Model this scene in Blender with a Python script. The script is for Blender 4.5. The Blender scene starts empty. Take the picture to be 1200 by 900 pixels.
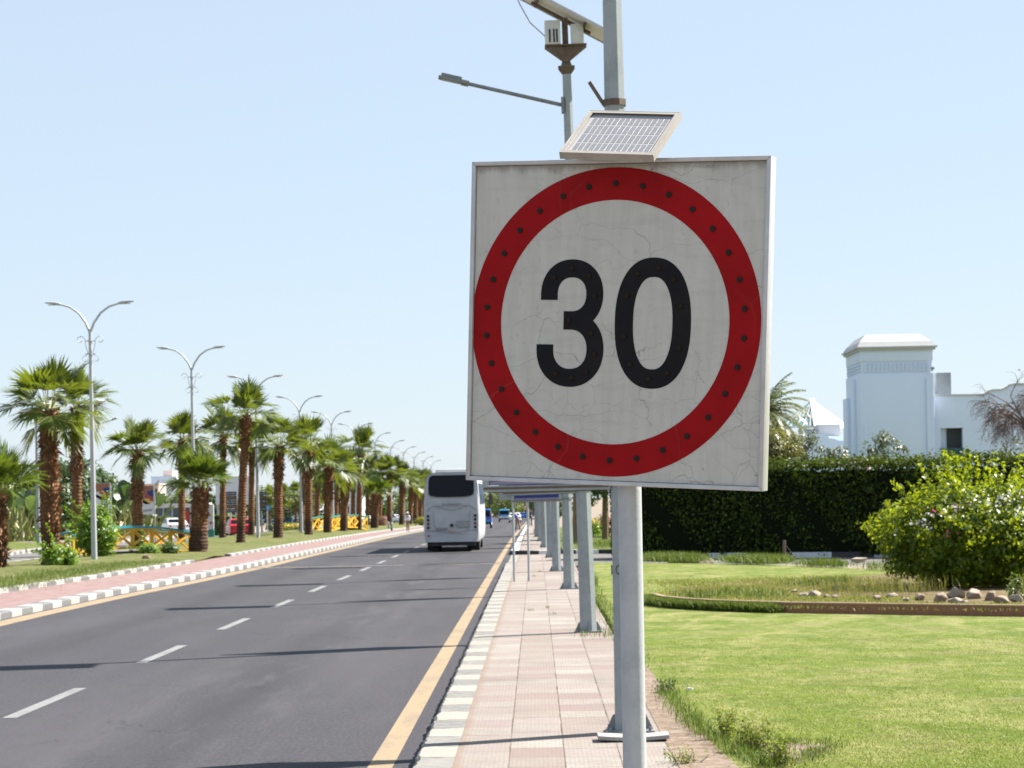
import bpy, bmesh, math, random
import numpy as np
from mathutils import Vector, Matrix, Euler
R = math.radians
rnd = random.Random(7)
nrng = np.random.default_rng(11)
SC = bpy.context.scene
COL = SC.collection

# ------------------------------------------------------------------ survey of the place
F, PX, PY, ROLL, YAW, EYE = 2690., 600., 583.5, R(1.1), math.atan(28/2690.), 2.4
def gz(y):                                   # the road falls away gently in the distance
    if y < 90: return 0.
    if y < 200: return -2.9e-5*(y-90)**2
    if y < 450: return -.3509-.00638*(y-200)
    return -.3509-.00638*250
def ray(px, py):
    u, v = px-PX, py-PY
    a = u*math.cos(ROLL)-v*math.sin(ROLL); b = u*math.sin(ROLL)+v*math.cos(ROLL)
    return a*math.cos(YAW)-F*math.sin(YAW), F*math.cos(YAW)+a*math.sin(YAW), -b
def at(px, py, Y):                           # surveyed point at a known distance
    x, y, z = ray(px, py); t = Y/y
    return Vector((x*t, Y, EYE+z*t))
def Gd(px, py, h=0.):                        # surveyed point on the ground
    x, y, z = ray(px, py); lo, hi = 5., 2000.
    for _ in range(50):
        m = (lo+hi)/2
        if EYE+z*m/y > gz(m)+h: lo = m
        else: hi = m
    return Vector((x*lo/y, lo, gz(lo)+h))
def lerp(pts, y):
    if y <= pts[0][0]: return pts[0][1]
    for (a, b), (c, d) in zip(pts, pts[1:]):
        if y <= c: return b+(d-b)*(y-a)/(c-a)
    return pts[-1][1]

# ------------------------------------------------------------------ materials
class NT:
    def __init__(s, name):
        s.m = bpy.data.materials.new(name); s.m.use_nodes = True
        s.t = s.m.node_tree; s.n = s.t.nodes; s.b = s.n['Principled BSDF']; s.out = s.n['Material Output']
    def L(s, a, b): s.t.links.new(a, b)
    def put(s, sock, v):
        if isinstance(v, bpy.types.NodeSocket): s.L(v, sock)
        elif isinstance(v, (tuple, list)) and len(v) == 3 and sock.type == 'RGBA': sock.default_value = (*v, 1)
        else: sock.default_value = v
    def obj(s):
        n = s.n.new('ShaderNodeTexCoord'); return n.outputs['Object']
    def pos(s): return s.n.new('ShaderNodeNewGeometry').outputs['Position']
    def island(s): return s.n.new('ShaderNodeNewGeometry').outputs['Random Per Island']
    def rand(s): return s.n.new('ShaderNodeObjectInfo').outputs['Random']
    def xyz(s, v):
        n = s.n.new('ShaderNodeSeparateXYZ'); s.L(v, n.inputs[0]); return n.outputs
    def vec(s, x=0., y=0., z=0.):
        n = s.n.new('ShaderNodeCombineXYZ')
        for i, q in enumerate((x, y, z)): s.put(n.inputs[i], q)
        return n.outputs[0]
    def ma(s, op, a, b=0., c=0.):
        n = s.n.new('ShaderNodeMath'); n.operation = op
        for i, q in enumerate((a, b, c)): s.put(n.inputs[i], q)
        return n.outputs[0]
    def scale(s, v, k):
        n = s.n.new('ShaderNodeVectorMath'); n.operation = 'MULTIPLY'; s.L(v, n.inputs[0])
        n.inputs[1].default_value = k if isinstance(k, tuple) else (k, k, k); return n.outputs[0]
    def addv(s, a, b):
        n = s.n.new('ShaderNodeVectorMath'); n.operation = 'ADD'; s.L(a, n.inputs[0]); s.put(n.inputs[1], b); return n.outputs[0]
    def noise(s, v, sc=1., det=3., ro=.55, dist=0.):
        n = s.n.new('ShaderNodeTexNoise'); s.L(v, n.inputs['Vector'])
        n.inputs['Scale'].default_value = sc; n.inputs['Detail'].default_value = det
        n.inputs['Roughness'].default_value = ro; n.inputs['Distortion'].default_value = dist
        return n.outputs['Fac']
    def ncol(s, v, sc=1., det=2.):
        n = s.n.new('ShaderNodeTexNoise'); s.L(v, n.inputs['Vector'])
        n.inputs['Scale'].default_value = sc; n.inputs['Detail'].default_value = det
        return n.outputs['Color']
    def white(s, v):
        n = s.n.new('ShaderNodeTexWhiteNoise'); n.noise_dimensions = '3D'; s.L(v, n.inputs['Vector']); return n.outputs['Value']
    def voro(s, v, sc=1., feat='F1', rnd_=1.):
        n = s.n.new('ShaderNodeTexVoronoi'); n.feature = feat; s.L(v, n.inputs['Vector'])
        n.inputs['Scale'].default_value = sc; n.inputs['Randomness'].default_value = rnd_
        return n.outputs['Distance']
    def map(s, v, a, b, c=0., d=1.):
        n = s.n.new('ShaderNodeMapRange'); s.L(v, n.inputs[0])
        for i, q in enumerate((a, b, c, d)): n.inputs[i+1].default_value = q
        return n.outputs[0]
    def mix(s, f, a, b, mode='MIX'):
        n = s.n.new('ShaderNodeMix'); n.data_type = 'RGBA'; n.blend_type = mode; n.clamp_factor = True
        s.put(n.inputs[0], f); s.put(n.inputs[6], a); s.put(n.inputs[7], b); return n.outputs[2]
    def ramp(s, f, stops):
        n = s.n.new('ShaderNodeValToRGB'); s.L(f, n.inputs[0]); e = n.color_ramp.elements
        while len(e) < len(stops): e.new(.5)
        for q, (p, c) in zip(e, stops): q.position = p; q.color = (*c, 1)
        return n.outputs[0]
    def bump(s, h, strength=.3, dist=.01):
        n = s.n.new('ShaderNodeBump'); s.L(h, n.inputs['Height'])
        n.inputs['Strength'].default_value = strength; n.inputs['Distance'].default_value = dist
        s.L(n.outputs[0], s.b.inputs['Normal'])
    def fin(s, col=None, rough=.6, metal=0., spec=None):
        if col is not None: s.put(s.b.inputs['Base Color'], col)
        s.put(s.b.inputs['Roughness'], rough); s.b.inputs['Metallic'].default_value = metal
        if spec is not None: s.b.inputs['Specular IOR Level'].default_value = spec
        return s.m
    def translucent(s, col, fac):
        t = s.n.new('ShaderNodeBsdfTranslucent'); s.put(t.inputs[0], col)
        mx = s.n.new('ShaderNodeMixShader'); mx.inputs[0].default_value = fac
        s.L(s.b.outputs[0], mx.inputs[1]); s.L(t.outputs[0], mx.inputs[2]); s.L(mx.outputs[0], s.out.inputs[0])

def paint(name, c, rough=.5, metal=0., dirt=.25, sc=6., dirtcol=None, bump=0., spec=None):
    """a painted, metal or plastered surface with uneven wear"""
    t = NT(name); v = t.obj()
    n = t.noise(v, sc, 5, .65); n2 = t.noise(v, sc*9, 3)
    d = dirtcol or tuple(q*.55 for q in c)
    f = t.ma('MULTIPLY', t.map(n, .42, .72), dirt)
    col = t.mix(f, c, d)
    col = t.mix(t.ma('MULTIPLY', t.map(n2, .3, .8), dirt*.5), col, tuple(min(1, q*1.2) for q in c))
    if bump: t.bump(n2, bump, .01)
    return t.fin(col, t.map(n, .3, .8, max(.05, rough-.08), min(1, rough+.12)), metal, spec)

def leafmat(name, a, b, c=None, trans=.35, tcol=None, rough=.45, spec=.5):
    t = NT(name); r = t.island()
    st = [(0., a), (.55, b)] + ([(1., c)] if c else [])
    col = t.ramp(r, st)
    lum = tcol or tuple(min(1, q*1.9) for q in b)
    m = t.fin(col, rough, 0, spec)
    t.translucent(t.mix(r, lum, tuple(q*.7 for q in lum)), trans)
    return m

M = {}
def mats():
    # --- asphalt
    t = NT('asphalt'); p = t.pos()
    g = t.noise(t.scale(p, (1, .4, 1)), 55, 4, .8); g2 = t.noise(t.scale(p, (1, .4, 1)), 24, 4, .85); big = t.noise(t.scale(p, (1., .16, 1.)), .45, 5, .6); mid = t.noise(t.scale(p, (1, .5, 1)), 1.6, 5, .7)
    col = t.ramp(t.ma('ADD', t.ma('MULTIPLY', g, .5), t.ma('MULTIPLY', g2, .5)), [(.34, (.026, .025, .028)), (.5, (.068, .064, .072)), (.66, (.165, .158, .172))])
    col = t.mix(t.map(big, .46, .66, 0, .6), col, (.110, .104, .112))
    col = t.mix(t.map(mid, .56, .8, 0, .45), col, (.036, .034, .038))
    x, y, z = t.xyz(p)
    oil = t.ma('MAXIMUM', t.map(t.ma('ABSOLUTE', t.ma('ADD', x, 3.75)), .15, .75, 1, 0), t.map(t.ma('ABSOLUTE', t.ma('ADD', x, 8.3)), .15, .75, 1, 0))
    col = t.mix(t.ma('MULTIPLY', oil, t.map(t.noise(t.scale(p, (1, .1, 1)), 1.2, 4), .3, .7, .1, .55)), col, (.034, .033, .036))
    col = t.mix(1., col, (.96, .98, 1.05), 'MULTIPLY')
    wear = t.ma('MULTIPLY', t.map(t.ma('ABSOLUTE', t.ma('ADD', x, 3.6)), 0., 1.6, 1., 0.), t.map(t.noise(t.scale(p, (1, .12, 1)), .9, 5, .7), .5, .68))
    col = t.mix(t.ma('MULTIPLY', wear, .45), col, (.20, .195, .20))
    dv = t.addv(t.scale(p, (1., .55, 1.)), t.scale(t.ncol(p, 2.2, 4), .9))
    cr = t.map(t.voro(dv, .42, 'DISTANCE_TO_EDGE'), 0., .011, 1., 0.)
    cr = t.ma('MULTIPLY', cr, t.map(t.noise(p, .33, 2), .54, .62))
    col = t.mix(t.ma('MULTIPLY', cr, .75), col, (.025, .024, .025))
    t.bump(g, .5, .006)
    M['asphalt'] = t.fin(col, t.map(g, .3, .7, .75, .95), spec=.25)
    t = NT('side asphalt'); p = t.pos(); g = t.noise(p, 40, 4, .7); b = t.noise(p, .8, 4)
    M['asphalt2'] = t.fin(t.mix(t.map(b, .4, .7), t.ramp(g, [(.3, (.12, .115, .115)), (.7, (.21, .20, .20))]), (.26, .245, .23)), .9, spec=.2)
    # --- line paint
    def line(name, c, lo):
        t = NT(name); p = t.pos(); n = t.noise(p, 14, 6, .75); w = t.noise(t.scale(p, (1, .3, 1)), 2.2, 5, .7)
        f = t.ma('ADD', t.map(n, .48, .72, 0, .6), t.map(w, .48, .74, 0, .7))
        t.bump(n, .2, .004); return t.fin(t.mix(f, c, lo), .75, spec=.25)
    M['yellow_line'] = line('road paint yellow', (.40, .305, .19), (.22, .185, .145))
    M['white_line'] = line('road paint white', (.30, .31, .31), (.17, .17, .17))
    # --- sidewalk slabs
    t = NT('sidewalk slabs'); p = t.pos(); x, y, z = t.xyz(p)
    cx = t.ma('DIVIDE', t.ma('ADD', x, .765), .485); ci = t.ma('FLOOR', cx)
    off = t.ma('MULTIPLY', t.white(t.vec(ci, 3.3, 1.)), .9)
    ry = t.ma('ADD', t.ma('DIVIDE', y, 2.9), off); ri = t.ma('FLOOR', ry)
    bi = t.ma('FLOOR', t.ma('MULTIPLY', ry, 4.))
    par = t.ma('MODULO', bi, 2.)
    tone = t.white(t.vec(ci, ri, 2.)); jit = t.white(t.vec(ci, bi, 5.))
    nz = t.noise(p, 30, 3, .7)
    f = t.ma('ADD', t.ma('ADD', t.ma('MULTIPLY', par, .42), .22), t.ma('MULTIPLY', t.ma('SUBTRACT', jit, .45), .55))
    cream = t.mix(tone, (.50, .46, .41), (.60, .57, .52)); pink = t.mix(tone, (.41, .295, .28), (.46, .375, .36))
    col = t.mix(f, cream, pink)
    stud = t.voro(t.vec(x, y, 0.), 26., 'F1', .15)
    col = t.mix(t.map(stud, .38, .62, 0, .35), col, (.22, .17, .15))
    col = t.mix(t.map(nz, .46, .74, 0, .6), col, (.27, .21, .175))
    blot = t.noise(p, 1.3, 5, .65)
    col = t.mix(t.map(blot, .46, .66, 0, .5), col, (.37, .32, .28))
    col = t.mix(t.map(t.noise(p, .55, 6, .7), .52, .66, 0, .45), col, (.27, .235, .21))
    fb = t.ma('FRACT', t.ma('MULTIPLY', ry, 4.)); eb = t.ma('MINIMUM', fb, t.ma('SUBTRACT', 1., fb))
    col = t.mix(t.ma('MULTIPLY', t.map(t.ma('ADD', eb, t.ma('MULTIPLY', t.ma('SUBTRACT', nz, .5), .10)), -.01, .05, 1, 0), t.map(t.noise(p, 1.7, 3), .40, .62, .1, .7)), col, (.24, .17, .13))
    side = t.map(t.ma('ADD', x, t.ma('MULTIPLY', t.noise(p, 3, 4), .16)), -.66, -.58, .75, 0)
    col = t.mix(side, col, (.36, .265, .20))
    fx = t.ma('FRACT', cx); fy = t.ma('FRACT', ry)
    wob = t.ma('MULTIPLY', t.ma('SUBTRACT', t.noise(p, 8, 3), .5), .05)
    ex = t.ma('MINIMUM', fx, t.ma('SUBTRACT', 1., fx)); ey = t.ma('MULTIPLY', t.ma('MINIMUM', fy, t.ma('SUBTRACT', 1., fy)), 5.)
    gap = t.map(t.ma('ADD', t.ma('MINIMUM', ex, ey), wob), .006, .022, 1, 0)
    col = t.mix(t.ma('MULTIPLY', gap, t.map(t.noise(p, .9, 3), .38, .62, .15, .95)), col, (.15, .10, .068))
    t.bump(t.ma('SUBTRACT', t.ma('MULTIPLY', nz, .3), gap), .5, .012)
    M['slabs'] = t.fin(col, .9, spec=.2)
    t = NT('pink paving'); p = t.pos(); x, y, z = t.xyz(p); nz = t.noise(p, 4, 5, .7)
    w = t.white(t.vec(t.ma('FLOOR', t.ma('MULTIPLY', x, 4.)), t.ma('FLOOR', t.ma('MULTIPLY', y, 2.5)), 1.))
    col = t.mix(w, (.29, .185, .18), (.36, .25, .24)); col = t.mix(t.map(nz, .5, .8, 0, .6), col, (.36, .30, .27))
    M['pink'] = t.fin(col, .9, spec=.2)
    # --- kerb paint in alternating blocks along the road
    def kerb(name, per, wh, gr, faded):
        t = NT(name); p = t.pos(); x, y, z = t.xyz(p)
        u = t.ma('DIVIDE', t.ma('ADD', y, 40.), per); i = t.ma('FLOOR', u); fr = t.ma('FRACT', u)
        par = t.ma('MODULO', i, 2.); jit = t.white(t.vec(i, 4., 2.))
        n = t.noise(p, 9, 5, .7)
        if faded > .5: par = t.ma('MULTIPLY', par, t.map(t.ma('ADD', t.ma('MULTIPLY', jit, .6), t.ma('MULTIPLY', t.noise(p, 2.2, 5, .7), .8)), .35, .8, .35, 1.))
        a = t.mix(t.map(n, .5, .8, 0, faded), wh, (.36, .32, .265)); b = t.mix(t.map(n, .42, .7, 0, .2+faded), gr, (.36, .35, .33))
        col = t.mix(par, a, b); col = t.mix(t.ma('MULTIPLY', jit, .3), col, (.32, .30, .27))
        e = t.ma('MINIMUM', fr, t.ma('SUBTRACT', 1., fr)); gp = t.map(t.ma('ADD', e, t.ma('MULTIPLY', t.ma('SUBTRACT', n, .5), .05)), .008, .022, 1, 0)
        col = t.mix(t.ma('MULTIPLY', gp, .8), col, (.13, .11, .09))
        t.bump(t.ma('SUBTRACT', n, t.ma('MULTIPLY', gp, .8)), .5, .02)
        return t.fin(col, .85, spec=.25)
    M['kerb_right'] = kerb('faded kerb paint', .86, (.42, .40, .36), (.18, .18, .185), .66)
    M['kerb_left'] = kerb('kerb paint', 1.0, (.56, .55, .53), (.185, .19, .205), .18)
    M['kerb_far'] = kerb('bold kerb paint', 1.15, (.78, .78, .77), (.035, .036, .04), .1)
    def kerbx(name, per):
        t = NT(name); p = t.pos(); x, y, z = t.xyz(p); n = t.noise(p, 5, 4)
        par = t.ma('MODULO', t.ma('FLOOR', t.ma('DIVIDE', t.ma('ADD', x, 40.), per)), 2.)
        return t.fin(t.mix(par, t.mix(t.map(n, .5, .8, 0, .5), (.55, .58, .62), (.4, .4, .4)), (.04, .04, .045)), .85)
    M['kerb_cross'] = kerbx('kerb paint across', 1.45)
    # --- ground, soil, grass
    t = NT('sandy ground'); p = t.pos(); n = t.noise(p, .25, 6, .6); n2 = t.noise(p, 7, 5, .7)
    M['sand'] = t.fin(t.mix(n2, t.mix(n, (.30, .245, .185), (.38, .33, .27)), (.34, .285, .23)), .95, spec=.1)
    t = NT('garden soil'); p = t.pos(); n = t.noise(p, 3, 6, .7)
    t.bump(n, .8, .06); M['soil'] = t.fin(t.ramp(n, [(.3, (.07, .05, .028)), (.6, (.155, .12, .065)), (.8, (.23, .18, .12))]), .95, spec=.1)
    t = NT('broken paving and dirt'); p = t.pos(); n = t.noise(p, 5, 6, .75); v = t.voro(t.addv(p, t.scale(t.ncol(p, 4, 3), .15)), 3.2, 'DISTANCE_TO_EDGE')
    col = t.ramp(n, [(.3, (.20, .14, .10)), (.5, (.33, .255, .20)), (.7, (.42, .345, .29))]); col = t.mix(t.map(v, .0, .05, .7, 0), col, (.17, .11, .075))
    t.bump(n, .9, .05); M['dirt'] = t.fin(col, .95, spec=.1)
    def lawn(name, a, b, dry, stripe):
        t = NT(name); p = t.pos(); x, y, z = t.xyz(p)
        d = t.ma('SQRT', t.ma('ADD', t.ma('POWER', t.ma('ADD', x, 9.), 2.), t.ma('POWER', t.ma('SUBTRACT', y, 8.), 2.)))
        wv = t.ma('SINE', t.ma('ADD', t.ma('MULTIPLY', d, 3.1), t.ma('MULTIPLY', t.noise(p, .35, 3), 7.)))
        n1 = t.noise(t.scale(p, (.8, .5, 1.)), 1.1, 6, .7); n2 = t.noise(p, 24, 4, .7); n3 = t.noise(t.scale(p, (.8, .42, 1.)), 1.5, 6, .7, .6)
        f = t.ma('ADD', t.ma('MULTIPLY', t.map(wv, -1, 1), stripe), t.map(n1, .35, .7, 0, 1.-stripe))
        col = t.mix(f, a, b); col = t.mix(t.map(n3, .46, .66, 0, .9), col, dry)
        col = t.mix(t.map(t.noise(p, .7, 5), .56, .70, 0, .6), col, (.34, .27, .15))
        col = t.mix(t.map(n2, .35, .75, 0, .45), col, tuple(q*.5 for q in a))
        n4 = t.noise(t.scale(p, (1., .45, 1.)), 6.5, 5, .75); col = t.mix(t.map(n4, .50, .72, 0, .55), col, tuple(q*.62 for q in a)); col = t.mix(t.map(n4, .48, .28, 0, .4), col, tuple(min(1, q*1.12) for q in dry))
        t.bump(t.ma('ADD', n2, n4), 1., .04)
        return t.fin(col, .85, spec=.15)
    M['lawn'] = lawn('mown lawn', (.115, .185, .014), (.25, .300, .052), (.42, .395, .165), .30)
    M['median_grass'] = lawn('median turf', (.13, .17, .035), (.215, .235, .075), (.30, .27, .12), .1)
    M['mound'] = lawn('mound turf', (.12, .17, .025), (.17, .22, .04), (.22, .24, .07), .1)
    t = NT('brick edging'); p = t.obj(); n = t.noise(p, 12, 4, .7)
    br = t.n.new('ShaderNodeTexBrick'); t.L(t.scale(p, 1.), br.inputs['Vector'])
    M['brick'] = t.fin(t.mix(n, (.36, .175, .105), (.20, .10, .065)), .9, spec=.2); t.bump(n, .6, .02)
    t = NT('brick top'); p = t.obj(); n = t.noise(p, 9, 4, .7)
    M['brick_top'] = t.fin(t.mix(n, (.40, .26, .18), (.26, .17, .11)), .9)
    t = NT('field stone'); p = t.obj(); n = t.noise(p, 5, 6, .65); r = t.rand()
    t.bump(n, .5, .04)
    M['rock'] = t.fin(t.mix(t.map(n, .35, .7), t.mix(r, (.40, .29, .20), (.52, .45, .38)), t.mix(r, (.24, .17, .12), (.36, .30, .25))), .85)
    # --- sign
    t = NT('weathered sign sheeting'); p = t.obj()
    dv = t.addv(t.scale(p, (.8, 1., 1.9)), t.scale(t.ncol(p, 3.0, 6), .42))
    c1 = t.map(t.voro(dv, 3.0, 'DISTANCE_TO_EDGE'), 0., .0065, 1, 0); c1 = t.ma('MULTIPLY', c1, t.map(t.noise(p, 2.1, 2), .42, .55))
    dv2 = t.addv(t.scale(p, (1., 1., 1.2)), t.scale(t.ncol(p, 7, 4), .14))
    x, y, z = t.xyz(p)
    corner = t.map(t.ma('ADD', t.noise(p, 1.7, 3), t.ma('MULTIPLY', t.ma('SUBTRACT', x, z), .22)), .55, .72)
    c2 = t.ma('MULTIPLY', t.map(t.voro(dv2, 10., 'DISTANCE_TO_EDGE'), 0., .012, 1, 0), corner)
    cr = t.ma('MAXIMUM', c1, c2)
    smear = t.noise(t.scale(p, (9., 1., 1.2)), 3, 5, .65); sm2 = t.noise(t.scale(p, (1., 1., 7.)), 4, 4, .6)
    base = t.mix(t.map(smear, .3, .75), (.50, .495, .468), (.42, .415, .39)); base = t.mix(t.map(sm2, .5, .8, 0, .45), base, (.34, .335, .31))
    base = t.mix(t.map(t.noise(p, 40, 3), .62, .75, 0, .3), base, (.28, .27, .25))
    base = t.mix(t.map(t.ma('ADD', z, t.ma('MULTIPLY', smear, .05)), .485, .505, 0, .7), base, (.20, .19, .17))
    M['sign_white'] = t.fin(t.mix(t.ma('MULTIPLY', cr, .58), base, (.12, .117, .11)), .6, spec=.2)
    t = NT('red sign film'); p = t.obj(); n = t.noise(p, 5, 5, .6); dv = t.addv(p, t.scale(t.ncol(p, 3, 3), .3))
    cr = t.ma('MULTIPLY', t.map(t.voro(dv, 2.4, 'DISTANCE_TO_EDGE'), 0., .006, 1, 0), t.map(t.noise(p, 1.6, 2), .45, .6))
    M['sign_red'] = t.fin(t.mix(t.ma('MULTIPLY', cr, .45), t.mix(t.map(n, .35, .7), (.29, .003, .006), (.215, .002, .004)), (.24, .07, .06)), .55, spec=.12)
    M['sign_black'] = paint('black sign film', (.008, .008, .011), .5, 0, .6, 7, (.018, .016, .015), spec=.10)
    t = NT('dead lamp lens'); n = t.noise(t.obj(), 90, 2); M['led'] = t.fin(t.mix(n, (.010, .009, .008), (.022, .017, .013)), .5, 0, .15)
    t = NT('dead lamp lens brown'); n = t.noise(t.obj(), 90, 2); M['led_brown'] = t.fin(t.mix(n, (.013, .009, .006), (.024, .016, .009)), .5, 0, .1)
    M['alu'] = paint('aluminium frame', (.56, .56, .58), .42, .35, .5, 8, (.33, .32, .30))
    M['alu_dirty'] = paint('dusty aluminium', (.34, .315, .285), .5, .25, .7, 9, (.22, .19, .16))
    M['galv'] = paint('galvanised steel', (.32, .35, .365), .55, .15, .5, 5, (.17, .185, .20), .08)
    M['galv_post'] = paint('zinc coated post', (.44, .455, .48), .55, .15, .45, 9, (.23, .25, .27), .08)
    M['galv_dark'] = paint('dull steel', (.20, .22, .23), .5, .4, .5, 5, (.10, .09, .08))
    M['rust'] = paint('rusty steel', (.13, .095, .072), .8, .1, .8, 14, (.075, .045, .028), .2)
    M['lamp_white'] = paint('white lamp post paint', (.50, .52, .54), .45, .1, .2, 3)
    M['pv'] = NT('solar cell'); q = M['pv']; n = q.noise(q.obj(), 60, 3); q.b.inputs['Coat Weight'].default_value = .25
    M['pv'] = q.fin(q.mix(n, (.15, .15, .165), (.205, .20, .215)), .35)
    M['pv_line'] = paint('solar backsheet', (.33, .33, .335), .45, 0, .2, 10)
    M['pv_back'] = paint('white panel underside', (.74, .73, .71), .55, 0, .3, 4)
    M['white_plastic'] = paint('grey battery casing', (.56, .57, .57), .5, .1, .45, 5, (.30, .28, .25))
    M['concrete'] = paint('concrete', (.50, .49, .47), .9, 0, .5, 6, (.34, .31, .28), .3)
    M['white_wall'] = paint('whitewashed plaster', (.64, .72, .86), .85, 0, .18, .6, (.54, .61, .74), .06, .2)
    M['white_trim'] = paint('white roof trim', (.80, .80, .80), .8, 0, .15, .8, spec=.2)
    M['peach_wall'] = paint('pale peach plaster', (.62, .46, .38), .85, 0, .2, .4)
    M['grey_wall'] = paint('pale grey cladding', (.56, .58, .63), .7, 0, .15, .3)
    M['cement'] = paint('grey rendered box', (.19, .20, .195), .85, 0, .4, 1.2)
    M['dark_opening'] = paint('dark recess', (.035, .036, .040), .7, 0, .3, 2)
    M['teal_rail'] = paint('dark teal railing', (.02, .10, .12), .5, 0, .3, 3)
    M['glass_roof'] = paint('green tinted glass', (.07, .145, .15), .6, 0, .35, .5, (.11, .20, .20), spec=.15)
    M['yellow_paint'] = paint('yellow bridge paint', (.58, .33, .012), .5, 0, .45, 5, (.42, .22, .02))
    M['teal_paint'] = paint('teal handrail paint', (.01, .23, .34), .35, 0, .35, 4, (.02, .30, .36))
    M['green_paint'] = paint('green handrail paint', (.02, .18, .13), .45, 0, .35, 4)
    M['white_body'] = paint('dusty white coachwork', (.43, .445, .47), .42, 0, .55, 1.6, (.27, .26, .245), 0, .3)
    M['car_white'] = paint('white car paint', (.72, .73, .74), .25, 0, .15, 2)
    M['car_blue'] = paint('blue car paint', (.012, .10, .38), .25, 0, .2, 2)
    M['car_light_blue'] = paint('light blue car paint', (.04, .27, .55), .3, 0, .2, 2)
    M['car_red'] = paint('red car paint', (.40, .015, .03), .25, 0, .2, 2)
    M['glass_dark'] = paint('tinted glass', (.006, .007, .010), .2, 0, .3, 1.5, (.012, .014, .018), spec=.16)
    M['glass_blue'] = paint('blue tinted glass', (.05, .10, .16), .1, 0, .3, 1.5)
    M['rubber'] = paint('tyre rubber', (.018, .018, .018), .85, 0, .4, 8)
    M['black_trim'] = paint('black trim', (.02, .02, .022), .6, 0, .4, 5)
    M['grey_trim'] = paint('grey trim line', (.22, .23, .24), .5, 0, .4, 5)
    M['tail_red'] = paint('red lamp lens', (.35, .01, .01), .25, 0, .2, 8)
    M['plate'] = paint('number plate', (.45, .36, .27), .5, 0, .3, 8)
    M['rim'] = paint('wheel rim', (.40, .40, .42), .35, .6, .3, 8)
    M['banner_blue'] = paint('blue poster print', (.012, .02, .17), .5, 0, .2, 4)
    M['banner_purple'] = paint('purple poster print', (.22, .19, .30), .5, 0, .3, 4, (.28, .28, .35))
    M['poster_red'] = paint('red poster print', (.33, .05, .035), .55, 0, .4, 3, (.20, .07, .04))
    M['poster_white'] = paint('pale poster print', (.60, .60, .62), .55, 0, .3, 3)
    M['poster_brown'] = paint('brown poster print', (.26, .11, .06), .55, 0, .5, 6)
    M['poster_yellow'] = paint('yellow poster print', (.58, .38, .06), .55, 0, .4, 5)
    M['sign_board'] = paint('dark direction board', (.022, .022, .026), .5, 0, .3, 3)
    M['sign_blue'] = paint('blue direction plate', (.02, .20, .46), .5, 0, .2, 3)
    M['orange_text'] = paint('ochre lettering', (.30, .18, .08), .6, 0, .3, 3)
    M['grey_text'] = paint('grey lettering', (.28, .29, .31), .6, 0, .3, 3)
    M['ink'] = paint('faded stencil ink', (.05, .055, .065), .7, 0, .5, 30, (.16, .17, .18))
    # --- plants
    M['palm_leaf'] = leafmat('fan palm leaf', (.013, .032, .004), (.052, .086, .010), (.16, .18, .055), .27, (.26, .33, .020), .46)
    M['palm_leaf_light'] = leafmat('young fan palm leaf', (.020, .050, .006), (.066, .112, .012), (.16, .19, .05), .25, (.22, .31, .022), .46)
    M['petiole'] = paint('palm leaf stalk', (.20, .22, .06), .5, 0, .4, 5)
    t = NT('palm bark'); p = t.obj(); x, y, z = t.xyz(p); n = t.noise(t.scale(p, (1, 1, .5)), 9, 6, .7); rg = t.ma('SINE', t.ma('ADD', t.ma('MULTIPLY', z, 42.), t.ma('MULTIPLY', n, 5.)))
    col = t.ramp(n, [(.3, (.070, .030, .015)), (.5, (.175, .085, .042)), (.72, (.30, .165, .09))])
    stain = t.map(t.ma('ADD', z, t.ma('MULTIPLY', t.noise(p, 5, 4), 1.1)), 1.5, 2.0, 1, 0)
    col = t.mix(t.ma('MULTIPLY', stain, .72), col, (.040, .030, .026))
    t.bump(t.ma('ADD', t.ma('MULTIPLY', rg, .4), n), .9, .04); M['bark'] = t.fin(col, .9, spec=.15)
    M['boot'] = leafmat('dry leaf base', (.085, .038, .020), (.20, .098, .050), (.40, .26, .17), .08, (.3, .15, .07), .8, .2)
    M['branch'] = paint('grey brown branch', (.155, .115, .10), .9, 0, .5, 10, (.10, .06, .05))
    M['stem'] = paint('plant stem', (.13, .10, .05), .9, 0, .5, 8)
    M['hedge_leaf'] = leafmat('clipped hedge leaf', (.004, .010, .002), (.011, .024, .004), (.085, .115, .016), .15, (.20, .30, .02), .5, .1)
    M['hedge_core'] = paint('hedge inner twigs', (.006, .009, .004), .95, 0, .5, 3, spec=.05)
    M['bush_leaf'] = leafmat('flowering bush leaf', (.012, .036, .003), (.055, .104, .006), (.150, .200, .012), .33, (.50, .60, .016), .42, .3)
    M['petal_white'] = leafmat('white bract', (.62, .63, .58), (.72, .72, .66), (.78, .78, .72), .35, (.7, .7, .62), .6)
    M['petal_pink'] = leafmat('pink bract', (.50, .05, .16), (.60, .10, .24), None, .3, (.7, .1, .25), .6)
    M['petal_yellow'] = leafmat('yellow flower', (.62, .40, .02), (.70, .52, .03), (.62, .20, .02), .3, (.7, .5, .05), .6)
    M['dark_leaf'] = leafmat('dark tree leaf', (.014, .036, .010), (.032, .068, .018), (.070, .115, .035), .25, (.10, .18, .03))
    M['green_leaf'] = leafmat('garden tree leaf', (.035, .075, .016), (.070, .125, .026), (.13, .18, .05), .3, (.22, .32, .05))
    M['bright_leaf'] = leafmat('bright shrub leaf', (.050, .115, .010), (.110, .200, .018), (.17, .26, .03), .4, (.30, .48, .03))
    M['olive_leaf'] = leafmat('olive shrub leaf', (.050, .065, .020), (.11, .12, .03), (.20, .19, .05), .3, (.28, .28, .05))
    M['grey_leaf'] = leafmat('grey green leaf', (.055, .075, .045), (.10, .125, .07), (.17, .19, .10), .25, (.18, .22, .10))
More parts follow.
